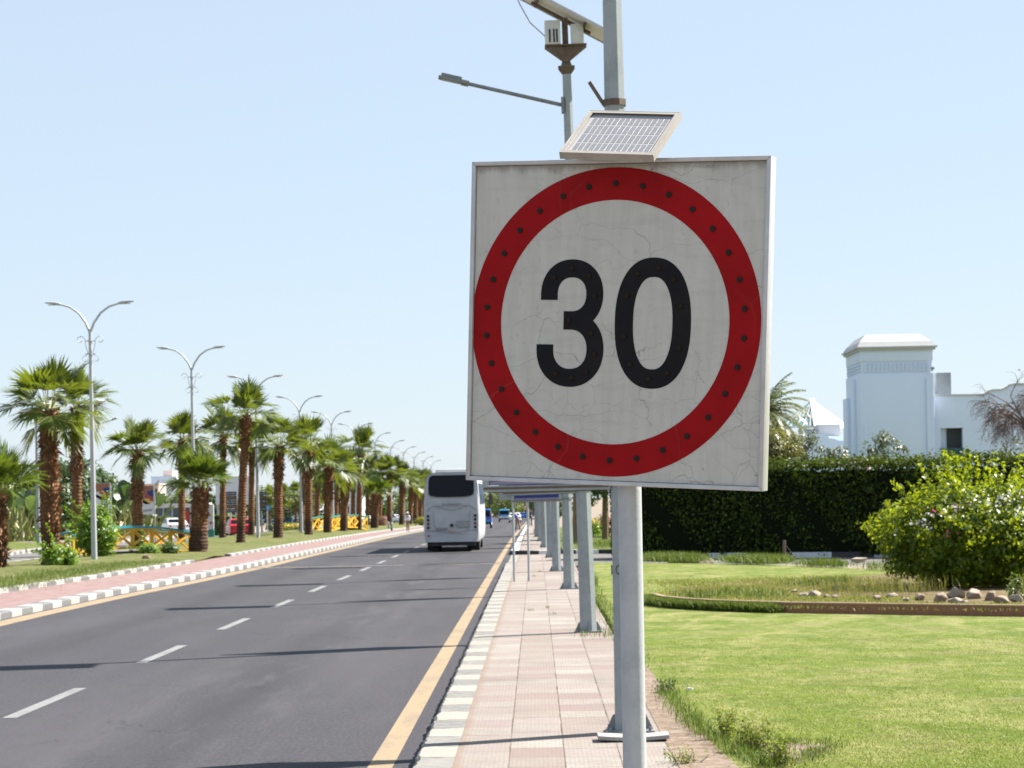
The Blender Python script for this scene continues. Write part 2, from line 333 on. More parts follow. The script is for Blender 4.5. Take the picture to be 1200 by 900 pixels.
    M['date_leaf'] = leafmat('feather palm leaf', (.040, .062, .022), (.085, .115, .045), (.22, .20, .07), .3, (.2, .25, .08))
    M['brown_leaf'] = leafmat('dry brown leaf', (.16, .075, .05), (.24, .12, .08), (.20, .14, .07), .3)
    M['grass_blade'] = leafmat('lawn grass blade', (.092, .150, .011), (.18, .225, .034), (.34, .32, .125), .3, (.34, .42, .07), .6, .2)
    M['long_grass'] = leafmat('uncut grass blade', (.028, .062, .008), (.080, .125, .018), (.20, .21, .07), .25, (.20, .28, .035), .6, .2)
    M['bed_grass'] = leafmat('dry bed grass', (.10, .13, .022), (.20, .225, .05), (.33, .29, .115), .3, (.32, .36, .06), .6, .2)
    M['weed_leaf'] = leafmat('weed leaf', (.050, .10, .012), (.14, .19, .03), (.30, .22, .07), .35, (.32, .42, .05), .6, .2)
    # --- people
    M['skin'] = paint('brown skin', (.20, .11, .07), .6, 0, .15, 9)
    M['shirt_white'] = paint('white shirt cloth', (.66, .68, .72), .9, 0, .2, 9)
    M['shirt_blue'] = paint('blue shirt cloth', (.02, .06, .34), .9, 0, .2, 9)
    M['shirt_grey'] = paint('dark grey shirt cloth', (.07, .075, .09), .9, 0, .2, 9)
    M['trousers'] = paint('khaki trouser cloth', (.26, .19, .13), .9, 0, .2, 9)
    M['trousers_dark'] = paint('dark trouser cloth', (.05, .05, .06), .9, 0, .2, 9)
    M['hair'] = paint('dark hair', (.02, .015, .012), .8, 0, .2, 9)
mats()
def dim(f, *keys):                            # weathered, real-world albedo
    for k in keys:
        t = M[k].node_tree; b = t.nodes['Principled BSDF'].inputs['Base Color']; n = t.nodes.new('ShaderNodeMix'); n.data_type = 'RGBA'; n.blend_type = 'MULTIPLY'; n.inputs[0].default_value = 1.
        src = b.links[0].from_socket; t.links.new(src, n.inputs[6]); n.inputs[7].default_value = (f, f, f, 1); t.links.new(n.outputs[2], b)
dim(.84, 'asphalt'); dim(.70, 'asphalt2', 'yellow_line', 'white_line', 'pink', 'kerb_right', 'kerb_left', 'sand', 'dirt', 'median_grass', 'mound', 'rock', 'concrete', 'white_trim')
dim(.46, 'slabs'); dim(.60, 'asphalt'); dim(.86, 'asphalt2', 'yellow_line', 'white_line', 'pink', 'kerb_right', 'kerb_left', 'sand', 'dirt', 'median_grass', 'mound', 'rock', 'concrete', 'white_trim', 'bark'); dim(.76, 'lawn'); dim(.8, 'lamp_white', 'brick_top', 'alu'); dim(.9, 'galv', 'galv_post', 'lawn')

# ------------------------------------------------------------------ mesh helpers
def link(o, parent=None):
    COL.objects.link(o)
    if parent is not None: o.parent = parent
    return o
def tag(o, label=None, cat=None, group=None, kind=None):
    if label: o['label'] = label
    if cat: o['category'] = cat
    if group: o['group'] = group
    if kind: o['kind'] = kind
    return o
def thing(name, loc, label, cat, group=None, rz=0., rot=None):
    o = bpy.data.objects.new(name, None); o.empty_display_size = .2; link(o)
    o.location = loc; o.rotation_euler = rot if rot else (0, 0, rz)
    return tag(o, label, cat, group)
def dup(root, loc, label, rz=None, group=None, scale=None):
    r = root.copy(); link(r); r.location = loc; r['label'] = label
    if rz is not None: r.rotation_euler = (0, 0, rz)
    if scale: r.scale = scale
    if group: r['group'] = group
    for ch in list(root.children):
        c = ch.copy(); link(c, r)
        for g in list(ch.children):
            d = g.copy(); link(d, c)
    return r

class MB:
    def __init__(s): s.v = []; s.f = []; s.mi = []; s.m = 0
    def add(s, vs, fs):
        k = len(s.v); s.v += [tuple(q) for q in vs]
        for f in fs: s.f.append(tuple(k+i for i in f)); s.mi.append(s.m)
        return s
    def box(s, c, d, rot=None):
        hx, hy, hz = d[0]/2, d[1]/2, d[2]/2
        vs = [Vector((a*hx, b*hy, e*hz)) for e in (-1, 1) for a, b in ((-1, -1), (1, -1), (1, 1), (-1, 1))]
        if rot is not None:
            m = rot if isinstance(rot, Matrix) else Euler(rot).to_matrix(); vs = [m @ q for q in vs]
        c = Vector(c); vs = [q+c for q in vs]
        return s.add(vs, [(3, 2, 1, 0), (4, 5, 6, 7), (0, 1, 5, 4), (1, 2, 6, 5), (2, 3, 7, 6), (3, 0, 4, 7)])
    def bar(s, a, b, w, h=None, up=(0, 0, 1)):
        a, b = Vector(a), Vector(b); d = (b-a); L = d.length; d.normalize(); h = h or w
        u = Vector(up)
        if abs(d.dot(u)) > .98: u = Vector((0, 1, 0))
        x = d.cross(u).normalized(); z = x.cross(d)
        m = Matrix((x, d, z)).transposed()
        return s.box((a+b)/2, (w, L, h), m)
    def tube(s, pts, rad, n=10, cap=True, phase=0.):
        pts = [Vector(p) for p in pts]; rad = rad if isinstance(rad, (list, tuple)) else [rad]*len(pts)
        rings = []; px = None
        for i, p in enumerate(pts):
            d = (pts[min(i+1, len(pts)-1)]-pts[max(i-1, 0)]).normalized()
            if px is None:
                u = Vector((0, 0, 1)) if abs(d.z) < .95 else Vector((0, 1, 0)); px = d.cross(u).normalized()
            px = (px-d*px.dot(d)).normalized(); py = d.cross(px)
            rings.append([p+(px*math.cos(phase+2*math.pi*k/n)+py*math.sin(phase+2*math.pi*k/n))*rad[i] for k in range(n)])
        vs = [q for r in rings for q in r]; fs = []
        for i in range(len(pts)-1):
            for k in range(n):
                k2 = (k+1) % n; fs.append((i*n+k, i*n+k2, (i+1)*n+k2, (i+1)*n+k))
        if cap: fs.append(tuple(range(n-1, -1, -1))); fs.append(tuple((len(pts)-1)*n+k for k in range(n)))
        return s.add(vs, fs)
    def prism(s, poly, axis, a, b, inset=None):
        """poly of 2D points extruded along 'x','y' or 'z' from a to b"""
        def P(q, t):
            if axis == 'x': return (t, q[0], q[1])
            if axis == 'y': return (q[0], t, q[1])
            return (q[0], q[1], t)
        n = len(poly); p2 = inset or poly
        vs = [P(q, a) for q in poly]+[P(q, b) for q in p2]
        return s.add(vs, [tuple(range(n-1, -1, -1)), tuple(range(n, 2*n))]+[(i, (i+1) % n, n+(i+1) % n, n+i) for i in range(n)])
    def build(s, name, mat, parent=None, smooth=None, bevel=0., loc=None, rot=None, seg=2):
        me = bpy.data.meshes.new(name); me.from_pydata(s.v, [], s.f)
        ms = mat if isinstance(mat, (list, tuple)) else [mat]
        for q in ms: me.materials.append(q)
        if len(ms) > 1: me.polygons.foreach_set('material_index', s.mi)
        bm = bmesh.new(); bm.from_mesh(me); bmesh.ops.recalc_face_normals(bm, faces=bm.faces)
        if bevel: bmesh.ops.bevel(bm, geom=[e for e in bm.edges if len(e.link_faces) == 2 and e.calc_face_angle(0) > .5], offset=bevel, segments=seg, affect='EDGES', profile=.5, clamp_overlap=True)
        bm.to_mesh(me); bm.free()
        if smooth or bevel:
            me.polygons.foreach_set('use_smooth', [True]*len(me.polygons)); me.set_sharp_from_angle(angle=R(smooth or 35))
        o = bpy.data.objects.new(name, me); link(o, parent)
        if loc is not None: o.location = loc
        if rot is not None: o.rotation_euler = rot
        return o

def quads_mesh(name, V, mat, parent=None, mats=None, mi=None, kind=None):
    """V: (n,4,3) array of loose quads"""
    n = len(V); me = bpy.data.meshes.new(name)
    me.vertices.add(n*4); me.vertices.foreach_set('co', np.ascontiguousarray(V, dtype=np.float32).ravel())
    me.loops.add(n*4); me.loops.foreach_set('vertex_index', np.arange(n*4, dtype=np.int32))
    me.polygons.add(n); me.polygons.foreach_set('loop_start', np.arange(0, n*4, 4, dtype=np.int32))
    try: me.polygons.foreach_set('loop_total', np.full(n, 4, dtype=np.int32))
    except Exception: pass
    for q in (mats or [mat]): me.materials.append(q)
    if mi is not None: me.polygons.foreach_set('material_index', np.asarray(mi, dtype=np.int32))
    me.update(calc_edges=True)
    o = bpy.data.objects.new(name, me); link(o, parent)
    if kind: o['kind'] = kind
    return o
def unit(a): return a/np.maximum(np.linalg.norm(a, axis=-1, keepdims=True), 1e-9)
def leaves(P, Nn, size, rng, aspect=.55, droop=.25, spread=.9):
    """rhombic leaves at points P with facing roughly along Nn"""
    n = len(P); nn = unit(Nn+rng.normal(0, spread*.6, (n, 3)))
    u = unit(np.cross(nn, rng.normal(0, 1, (n, 3)))); w = np.cross(nn, u)
    s = (size*rng.uniform(.65, 1.35, n))[:, None]
    a = P-u*s*.5; tip = P+u*s*.5-np.array([0, 0, 1.])*s*droop*rng.uniform(0, 1, (n, 1))
    l = P+w*s*aspect*.5+nn*s*.1; r = P-w*s*aspect*.5+nn*s*.1
    return np.stack([a, r, tip, l], 1)
def blades(P, h, w, rng, lean=.5):
    n = len(P); az = rng.uniform(0, 2*math.pi, n); d = np.stack([np.cos(az), np.sin(az), np.zeros(n)], 1); sd = np.stack([-np.sin(az), np.cos(az), np.zeros(n)], 1)
    hh = (h*rng.uniform(.5, 1.4, n))[:, None]; ww = (w*rng.uniform(.7, 1.3, n))[:, None]; le = rng.uniform(0, lean, (n, 1)); up = np.array([0, 0, 1.])
    mid = P+up*hh*.55+d*hh*le*.35; tip = P+up*hh*(1-.3*le)+d*hh*le
    return np.stack([P-sd*ww*.5, mid-sd*ww*.35, tip, mid+sd*ww*.35], 1)
def clumps(rng, c, rad, nclump, per, crad, size, shell=.55, flat=1., spread=.9):
    """leaf clumps spread through an ellipsoidal crown"""
    c = np.array(c); rad = np.array(rad); d = unit(rng.normal(0, 1, (nclump, 3))); r = (shell+(1-shell)*rng.uniform(0, 1, nclump)**.6)*rng.uniform(.8, 1.1, nclump)
    cc = c+d*r[:, None]*rad
    k = np.repeat(np.arange(nclump), per); dd = unit(rng.normal(0, 1, (len(k), 3))); rr = rng.uniform(.2, 1., len(k))**.5
    cs = crad*rng.uniform(.6, 1.35, nclump)
    P = cc[k]+dd*(rr*cs[k])[:, None]*np.array([1, 1, flat])
    return leaves(P, dd+d[k]*.6+np.array([0, 0, .4]), size, rng, spread=spread)

# ------------------------------------------------------------------ the setting
def strip(name, ys, xl, xr, h, mat, thick=.05, drop=True):
    mb = MB(); n = len(ys); vs = []
    for y in ys:
        z = gz(y)+(h(y) if callable(h) else h); a, b = xl(y), xr(y)
        vs += [(a, y, z), (b, y, z), (a, y, z-thick), (b, y, z-thick)]
    fs = []
    for i in range(n-1):
        k = i*4; q = k+4
        fs += [(k, k+1, q+1, q), (k+2, q+2, q+3, k+3), (k, q, q+2, k+2), (k+1, k+3, q+3, q+1)]
    fs += [(0, 2, 3, 1), (4*n-4, 4*n-3, 4*n-1, 4*n-2)]
    mb.add(vs, fs); o = mb.build(name, mat); o['kind'] = 'structure'; return o
def rng_y(a, b, st=4.): n = max(2, int((b-a)/st)+1); return [a+(b-a)*i/(n-1) for i in range(n)]
LKP = [(0, -11.6), (50, -11.5), (60, -11.35), (70, -10.95), (85, -10.6), (120, -10.38), (700, -10.3)]
RKP = [(0, -1.1), (700, -1.1)]
IKP = [(0, -14.3), (61, -14.1), (72, -13.6), (87, -13.15), (110, -12.9), (160, -12.4), (700, -12.4)]
LK = lambda y: lerp(LKP, y); RK = lambda y: lerp(RKP, y); IK = lambda y: lerp(IKP, y)
MED = lambda y: lerp([(0, -21.4), (90, -21.5), (120, -22.2), (200, -23.), (700, -23.)], y)
YA = rng_y(2, 560, 4.)
mb = MB(); yy = [-200]+rng_y(0, 460, 20)+[700, 1500, 6000]
vs = []; fs = []
for y in yy:
    for x in (-3000, -300, -60, 0, 60, 300, 3000): vs.append((x, y, gz(y)-.07))
for i in range(len(yy)-1):
    for k in range(6): a = i*7+k; fs.append((a, a+1, a+8, a+7))
tag(mb.add(vs, fs).build('ground', M['sand']), kind='structure')
strip('road', YA, lambda y: LK(y)-.2, lambda y: RK(y)+.15, 0, M['asphalt'], .06)
strip('edge_line', YA, lambda y: LK(y)+.12, lambda y: LK(y)+.62, .004, M['yellow_line'], .003)
strip('edge_line', YA, lambda y: RK(y)-.46, lambda y: RK(y)-.235, .004, M['yellow_line'], .003)
mb = MB()
for i in range(26):
    a = 8.6+8.75*i; b = a+4.1; c = -6.05+lerp([(0, 0), (90, 0), (230, -.3)], a)
    mb.add([(c-.085, a, gz(a)+.004), (c+.085, a, gz(a)+.004), (c+.085, b, gz(b)+.004), (c-.085, b, gz(b)+.004)], [(0, 1, 2, 3)])
mb.build('lane_marking', M['white_line'])['kind'] = 'structure'
mb = MB()
for i in range(9):
    mb.m = i % 2; a = -10.4+i*1.02; mb.add([(a, 84.2, .004), (a+.98, 84.1, .004), (a+.98, 84.5, .004), (a, 84.6, .004)], [(0, 1, 2, 3)])
mb.build('crossing_line', [M['white_line'], M['yellow_line']])['kind'] = 'structure'
# right kerb and sidewalk
def dip(y): return .13 if y < 80 or y > 96.4 else lerp([(80, .13), (85.5, .02), (96.4, .02)], y)
def kerb(name, ys, x0, w, top, mat, side=1, rough=0.):
    kr = random.Random(5)
    mb = MB(); vs = []; fs = []; prof = [(0, -.06), (0, -.03), (.03, 0), (w, 0), (w, -.06)]
    for y in ys:
        t = top(y) if callable(top) else top; jx, jz = kr.uniform(-rough, rough), kr.uniform(-rough, rough)*.6
        for k, (dx, dz) in enumerate(prof):
            vs.append((x0(y)+side*(dx+(jx if k < 3 else 0)), y, gz(y)+(t+dz+(jz if k < 3 else 0) if k in (1, 2, 3) else -.06)))
    n = 5
    for i in range(len(ys)-1):
        for k in range(n-1): a = i*n+k; fs.append((a, a+1, a+n+1, a+n))
    fs += [tuple(range(n)), tuple(len(vs)-n+k for k in range(n))]
    o = mb.add(vs, fs).build(name, mat); o['kind'] = 'structure'; return o
Y1 = rng_y(2, 80, 3)+[81, 83, 85.5]
kerb('kerb', rng_y(2, 17, 3)[:-1]+rng_y(17, 62, .13)+rng_y(63, 80, 1.)+[81, 83, 85.5, 88, 92, 96.], RK, .345, dip, M['kerb_right'], rough=.016)
strip('sidewalk', Y1+[88, 92, 96.], lambda y: RK(y)+.345, lambda y: lerp([(0, 1.24), (60, 1.22), (90, 1.3)], y), lambda y: dip(y)-.004, M['slabs'], .08)
# second pavement beyond the side street with a rounded bold kerb
def arcpts(cx, cy, r, a0, a1, n): return [(cx+r*math.cos(a0+(a1-a0)*i/n), cy+r*math.sin(a0+(a1-a0)*i/n)) for i in range(n+1)]
c0 = arcpts(RK(98)+.9, 97.2, .9, math.pi, 1.5*math.pi, 6)
outline = [(RK(y), y) for y in rng_y(540, 99, 9)]+c0+[(2.2, 96.3), (7., 93.5), (16., 90.), (34., 88.)]
mb = MB()
def inset(poly, w):
    out = []
    for i, p in enumerate(poly):
        a = Vector(poly[max(i-1, 0)]); b = Vector(poly[min(i+1, len(poly)-1)]); d = (b-a).normalized(); out.append((p[0]-d.y*w, p[1]+d.x*w))
    return out
inn = inset(outline, .34); vs = []
for p, q in zip(outline, inn):
    z = gz(p[1]); vs += [(p[0], p[1], z-.06), (p[0], p[1], z+.17), (q[0], q[1], z+.17), (q[0], q[1], z-.06)]
fs = []
for i in range(len(outline)-1):
    for k in range(3): a = i*4+k; fs.append((a, a+1, a+5, a+4))
fs += [(0, 1, 2, 3), tuple(len(vs)-4+k for k in range(4))]
t = NT('kerb paint by block'); p_ = t.pos(); x_, y_, z_ = t.xyz(p_); n_ = t.noise(p_, 4, 4)
bl = t.ma('MODULO', t.ma('FLOOR', t.ma('ADD', t.ma('DIVIDE', x_, .78), t.ma('ADD', t.ma('DIVIDE', y_, 1.1), 60.35))), 2.)
M['kerb_bold'] = t.fin(t.mix(bl, t.mix(t.map(n_, .5, .8, 0, .5), (.68, .69, .70), (.45, .44, .42)), (.03, .03, .035)), .85)
mb.add(vs, fs).build('kerb', M['kerb_bold'])['kind'] = 'structure'
strip('sidewalk', [97.2]+rng_y(99, 540, 9), lambda y: RK(y)+(.33 if y > 98 else .9), lambda y: lerp([(97, .95), (150, .3), (700, .3)], y), .15, M['slabs'], .1)
def poly_sheet(name, pts, z, mat, kind='structure', thick=.1):
    mb = MB(); n = len(pts)
    vs = [(x, y, gz(y)+z) for x, y in pts]+[(x, y, gz(y)+z-thick) for x, y in pts]
    mb.add(vs, [tuple(range(n))]+[(i, n+i, n+(i+1) % n, (i+1) % n) for i in range(n)])
    o = mb.build(name, mat); o['kind'] = kind; return o
# side street, lawns
poly_sheet('side_road', [(1.3, 80.), (7., 74.), (10., 66.5), (34, 58), (60, 52), (60, 83.5), (34, 87.9), (16, 89.9), (7, 93.4), (2.2, 96.2), (1.3, 96.2)], .0, M['asphalt2'])
poly_sheet('sand_verge', [(4.8, 77.2), (7.2, 74.2), (9.5, 71.5), (10.4, 66.8), (24, 60), (24, 66.), (11.5, 72.6), (8.6, 76.)], .03, M['sand'], thick=.06)
poly_sheet('lawn', [(1.45, 2), (40, 2), (60, 50), (34, 57.5), (10., 66.3), (7, 73.8), (4.6, 76.5), (1.4, 79.2), (1.3, 60), (1.32, 40), (1.42, 30), (1.38, 26), (1.5, 22), (1.6, 18)], .125, M['lawn'], thick=.12)
poly_sheet('dirt_edge', [(1.15, 2), (1.9, 2), (1.75, 16), (1.62, 19.5), (1.52, 22.5), (1.42, 25.5), (1.45, 29), (1.36, 34), (1.15, 34)], .131, M['dirt'], thick=.05)
poly_sheet('lawn', [(1.1, 97.5), (2.4, 96.9), (7.2, 94.1), (16, 90.6), (34, 88.6), (34, 99), (12, 170), (1.0, 200)], .155, M['mound'], thick=.12)
# bare earth patch at the lawn edge
pp = [(2.17+.40*math.cos(a)*k_, 20.3+.95*math.sin(a)*k_) for a, k_ in [(i*math.pi/30, .8+.22*math.sin(3*i*math.pi/30+1)+.14*math.sin(7*i*math.pi/30)+rnd.uniform(-.10, .10)) for i in range(60)]]
poly_sheet('bare_earth', pp, .129, M['dirt'], thick=.02)
# left side: kerb, pink footway, inner kerb, median turf, far carriageway
YB = rng_y(2, 540, 3.5)
kerb('kerb', YB, LK, .36, .16, M['kerb_left'], -1)
strip('footway', YB, lambda y: IK(y)-.3, lambda y: LK(y)-.35, .145, M['pink'], .1)
kerb('kerb', rng_y(2, 88, 3), IK, .24, .27, M['kerb_left'], -1)
kerb('kerb', rng_y(97.5, 330, 3), IK, .24, .25, M['kerb_left'], -1)
mb = MB(); vs = []; fs = []; ysm = rng_y(2, 540, 4.); nx = 9
for y in ysm:
    a, b = MED(y)+.3, IK(y)-.22
    for k in range(nx):
        u = k/(nx-1); vs.append((a+(b-a)*u, y, gz(y)+.2+.16*math.sin(math.pi*u)+.05*math.sin(y*.7+u*5)))
for i in range(len(ysm)-1):
    for k in range(nx-1): a = i*nx+k; fs.append((a, a+1, a+nx+1, a+nx))
mb.add(vs, fs).build('median_grass', M['median_grass'], smooth=60)['kind'] = 'structure'
kerb('kerb', rng_y(2, 540, 4), lambda y: MED(y), .28, .2, M['kerb_left'], 1)
FK = lambda y: lerp([(0, -26.2), (110, -26.2), (140, -28.5), (700, -30.)], y)
strip('far_road', YA, lambda y: FK(y)-.1, lambda y: MED(y)+.1, -.01, M['asphalt2'], .05)
kerb('kerb', rng_y(2, 540, 4), lambda y: FK(y), .3, .16, M['kerb_left'], -1)
strip('far_pavement', YA, lambda y: lerp([(0, -28.6), (125, -29.), (150, -55), (700, -80)], y), lambda y: FK(y)-.29, .13, M['sand'], .12)
# grassy mound on the far left
mb = MB(); vs = []; fs = []; NXm, NYm = 18, 16
for j in range(NYm):
    for i in range(NXm):
        u, v = i/(NXm-1), j/(NYm-1); x = -28.4-u*30; y = 96+v*46
        e = min(1, u*5, (1-u)*5, v*5, (1-v)*5); vs.append((x, y, gz(y)+.13+e*.25+(1.75*math.sin(min(1, u*1.5)*math.pi/2)*math.sin(v*math.pi)**.7)))
for j in range(NYm-1):
    for i in range(NXm-1): a = j*NXm+i; fs.append((a, a+1, a+NXm+1, a+NXm))
mb.add(vs, fs).build('grass_mound', M['mound'], smooth=60)['kind'] = 'structure'

# grass blades on the right lawn, near the camera
def grass_field():
    n = 90000; u = nrng.uniform(0, 1, n); y = 1/(1/17.5+u*(1/36.-1/17.5)); x = 1.5+nrng.uniform(0, 1, n)*(y*.235-1.3)
    ok = (x > 1.55) & ~((x > 2.3) & (y > 40.2-(x-9)*.4)) & (((x-2.15)/.42)**2+((y-20.4)/.75)**2 > 1)
    ok &= ~((x < 1.75) & (y < 20))
    P = np.stack([x[ok], y[ok], np.full(ok.sum(), .12)], 1)
    o = quads_mesh('grass', blades(P, .022, .011, nrng, 1.1), M['grass_blade']); o['kind'] = 'stuff'
    tag(o, 'short mown grass covering the lawn right of the sidewalk', 'grass')
grass_field()

# ------------------------------------------------------------------ the speed sign
def local_frame(yaw, tilt, roll): return Matrix.Rotation(yaw, 3, 'Z') @ Matrix.Rotation(tilt, 3, 'X') @ Matrix.Rotation(roll, 3, 'Y')
def ribbon(path, w, closed=False):
    n = len(path); L, Rr = [], []
    for i, p in enumerate(path):
        a = path[(i-1) % n] if closed or i > 0 else p; b = path[(i+1) % n] if closed or i < n-1 else p
        dx, dy = b[0]-a[0], b[1]-a[1]; l = math.hypot(dx, dy) or 1; nx_, ny_ = -dy/l*w/2, dx/l*w/2
        L.append((p[0]+nx_, p[1]+ny_)); Rr.append((p[0]-nx_, p[1]-ny_))
    return L, Rr
def raised(mb, L, Rr, y, th, closed):
    n = len(L); vs = []
    for q in L+Rr: vs.append((q[0], y, q[1]))
    for q in L+Rr: vs.append((q[0], y-th, q[1]))
    fs = []; m = n if closed else n-1
    for i in range(m):
        j = (i+1) % n
        fs += [(2*n+i, 2*n+j, 3*n+j, 3*n+i), (i, n+i, n+j, j), (i, j, 2*n+j, 2*n+i), (n+i, 3*n+i, 3*n+j, n+j)]
    if not closed: fs += [(0, 2*n, 3*n, n), (n-1, 2*n-1, 4*n-1, 3*n-1)]
    mb.add(vs, fs)
def road_sign():
    r = thing('speed_limit_sign', (.290, 7.12, .126), 'large square white speed limit sign with red ring and black 30 on steel post', 'road sign')
    mb = MB(); mb.tube([(0, 0, -.1), (.0015, 0, 3.2)], .0365, 24); mb.build('post', M['galv_post'], r, 40)
    mb = MB(); mb.box((0, 0, .004), (.19, .19, .012)); mb.build('base_plate', M['galv_dark'], r, bevel=.003)
    S = Vector((.2492, 7.04, 2.9312))-Vector(r.location); Rm = local_frame(-.3963, .0291, .0559); W = .9754; Hh = 1.0
    E4 = Rm.to_euler()
    def part(mb, name, mat, **k): return mb.build(name, mat, r, loc=S, rot=E4, **k)
    # board body and frame of angle section
    mb = MB(); mb.box((0, .028, 0), (W-.03, .040, Hh-.03)); panel = part(mb, 'sign_panel', M['sign_white'])
    mb = MB(); fw = .0135; x, z = W/2, Hh/2; d0, d1 = -.002, .052
    for s in (-1, 1):
        mb.prism([(s*x, -z), (s*x, z), (s*(x-fw), z-fw), (s*(x-fw), -z+fw)], 'y', d0, d1)
        mb.prism([(-x, s*z), (x, s*z), (x-fw, s*(z-fw)), (-x+fw, s*(z-fw))], 'y', d0, d1)
    part(mb, 'frame', M['alu'], bevel=.0018)
    mb = MB(); mb.box((0, .0515, 0), (W-.04, .005, Hh-.04)); part(mb, 'back_sheet', M['galv'])
    for q in (-.28, .28): mb = MB(); mb.box((0, .062, q), (.5, .016, .04)); part(mb, 'bracket', M['galv'])
    # red ring
    cx, cz = -.006, .001; n = 128; ro, ri = .4735, .3745
    L = [(cx+ro*math.cos(2*math.pi*i/n), cz+ro*math.sin(2*math.pi*i/n)) for i in range(n)]; I = [(cx+ri*math.cos(2*math.pi*i/n), cz+ri*math.sin(2*math.pi*i/n)) for i in range(n)]
    mb = MB(); raised(mb, L, I, .0082, .0016, True); part(mb, 'red_ring', M['sign_red'])
    # numerals
    def el(cx, cz, ru, rv, a0, a1, n, ex=1.): 
        o = []
        for i in range(n+1):
            a = R(a0+(a1-a0)*i/n); c, s = math.cos(a), math.sin(a)
            o.append((cx+ru*math.copysign(abs(c)**ex, c), cz+rv*math.copysign(abs(s)**ex, s)))
        return o
    # the digit 3: upper and lower bowls meeting at a short bar
    up = [(-.2185, .069)]+el(-.143, .0865, .0755, .080, 178, -90, 52, .93)+[(-.169, .0065)]
    lo = [(-.169, .0055)]+el(-.1465, -.0830, .0835, .0885, 90, -178, 52, .93)+[(-.2300, -.069)]
    mb = MB(); raised(mb, *ribbon(up, .0555), .0082, .0016, False); raised(mb, *ribbon(lo, .0555), .0082, .0018, False)
    part(mb, 'numeral_three', M['sign_black'])
    z0 = el(.1235, -.0005, .0935, .1700, 0, 360, 96, .86)[:-1]
    mb = MB(); raised(mb, *ribbon(z0, .0590, True), .0082, .0016, True); part(mb, 'numeral_zero', M['sign_black'])
    # signal lamps (all off)
    def led(name, mat):
        mb = MB(); mb.tube([(0, 0, 0), (0, -.004, 0), (0, -.0052, 0)], [.0088, .0084, .005], 12); return mb, mat
    proto = None
    spots = [(cx+.424*math.cos(R(6+12*i)), cz+.424*math.sin(R(6+12*i)), 0) for i in range(30)]
    spots += [(p[0], p[1], 1) for p in (up[8], up[18], up[27], up[36], (-.150, .006), lo[12], lo[20], lo[28], lo[35], lo[42])] + [(z0[k][0], z0[k][1], 1) for k in (4, 13, 22, 32, 41, 51, 60, 71, 80, 90)]
    meshes = []
    for m in ('led', 'led_brown'):
        mb = MB(); rr = .0092 if m == 'led' else .0080; mb.tube([(0, .0066, 0), (0, .0022, 0), (0, .0012, 0)], [rr, rr*.95, rr*.6], 14)
        o = mb.build('signal_lamp', M[m]); meshes.append(o.data); bpy.data.objects.remove(o)
    for (u, v, k) in spots:
        o = bpy.data.objects.new('signal_lamp', meshes[k]); link(o, r)
        o.location = S+Rm @ Vector((u, 0, v)); o.rotation_euler = E4
    # solar panel on a bracket above the board
    Pc = Vector((.2811, 7.03, 3.512))-Vector(r.location); P3 = local_frame(-.42, .585, .12); EP = P3.to_euler(); w, l = .300, .296
    mb = MB(); mb.box((0, 0, -.010), (w-.008, l-.008, .006)); sp = mb.build('solar_panel', M['pv_line'], r, loc=Pc, rot=EP)
    mb = MB(); f2 = .013
    for s in (-1, 1): mb.box((s*(w/2-.0015), 0, -.0095), (.003, l, .023)); mb.box((0, s*(l/2-.0015), -.0095), (w-.0062, .003, .023))
    for s in (-1, 1): mb.box((s*(w/2-f2/2-.003), 0, .0005), (f2, l-.0064, .002)); mb.box((0, s*(l/2-f2/2-.003), .0005), (w-.0064-2*f2, f2, .002))
    mb.build('panel_frame', M['alu_dirty'], sp)
    mb = MB()
    for i in range(14):
        for j in range(4):
            a = (w-.052)/14; b = (l-.052)/4
            mb.box((-(w-.052)/2+a*(i+.5), -(l-.052)/2+b*(j+.5), -.0068), (a-.0030, b-.0075, .0008))
    mb.build('solar_cells', M['pv'], sp)
    mb = MB(); mb.bar(Pc+Vector((0, .04, -.03)), Vector((0, 0, 3.18)), .05, .02); mb.bar(Pc+P3 @ Vector((-.11, .0, -.03)), Pc+P3 @ Vector((.11, 0, -.03)), .03, .012)
    mb.box(S+Rm @ Vector((.012, .03, .507)), (.10, .05, .014), Rm)
    mb.build('panel_bracket', M['galv_dark'], r)
    return r
road_sign()

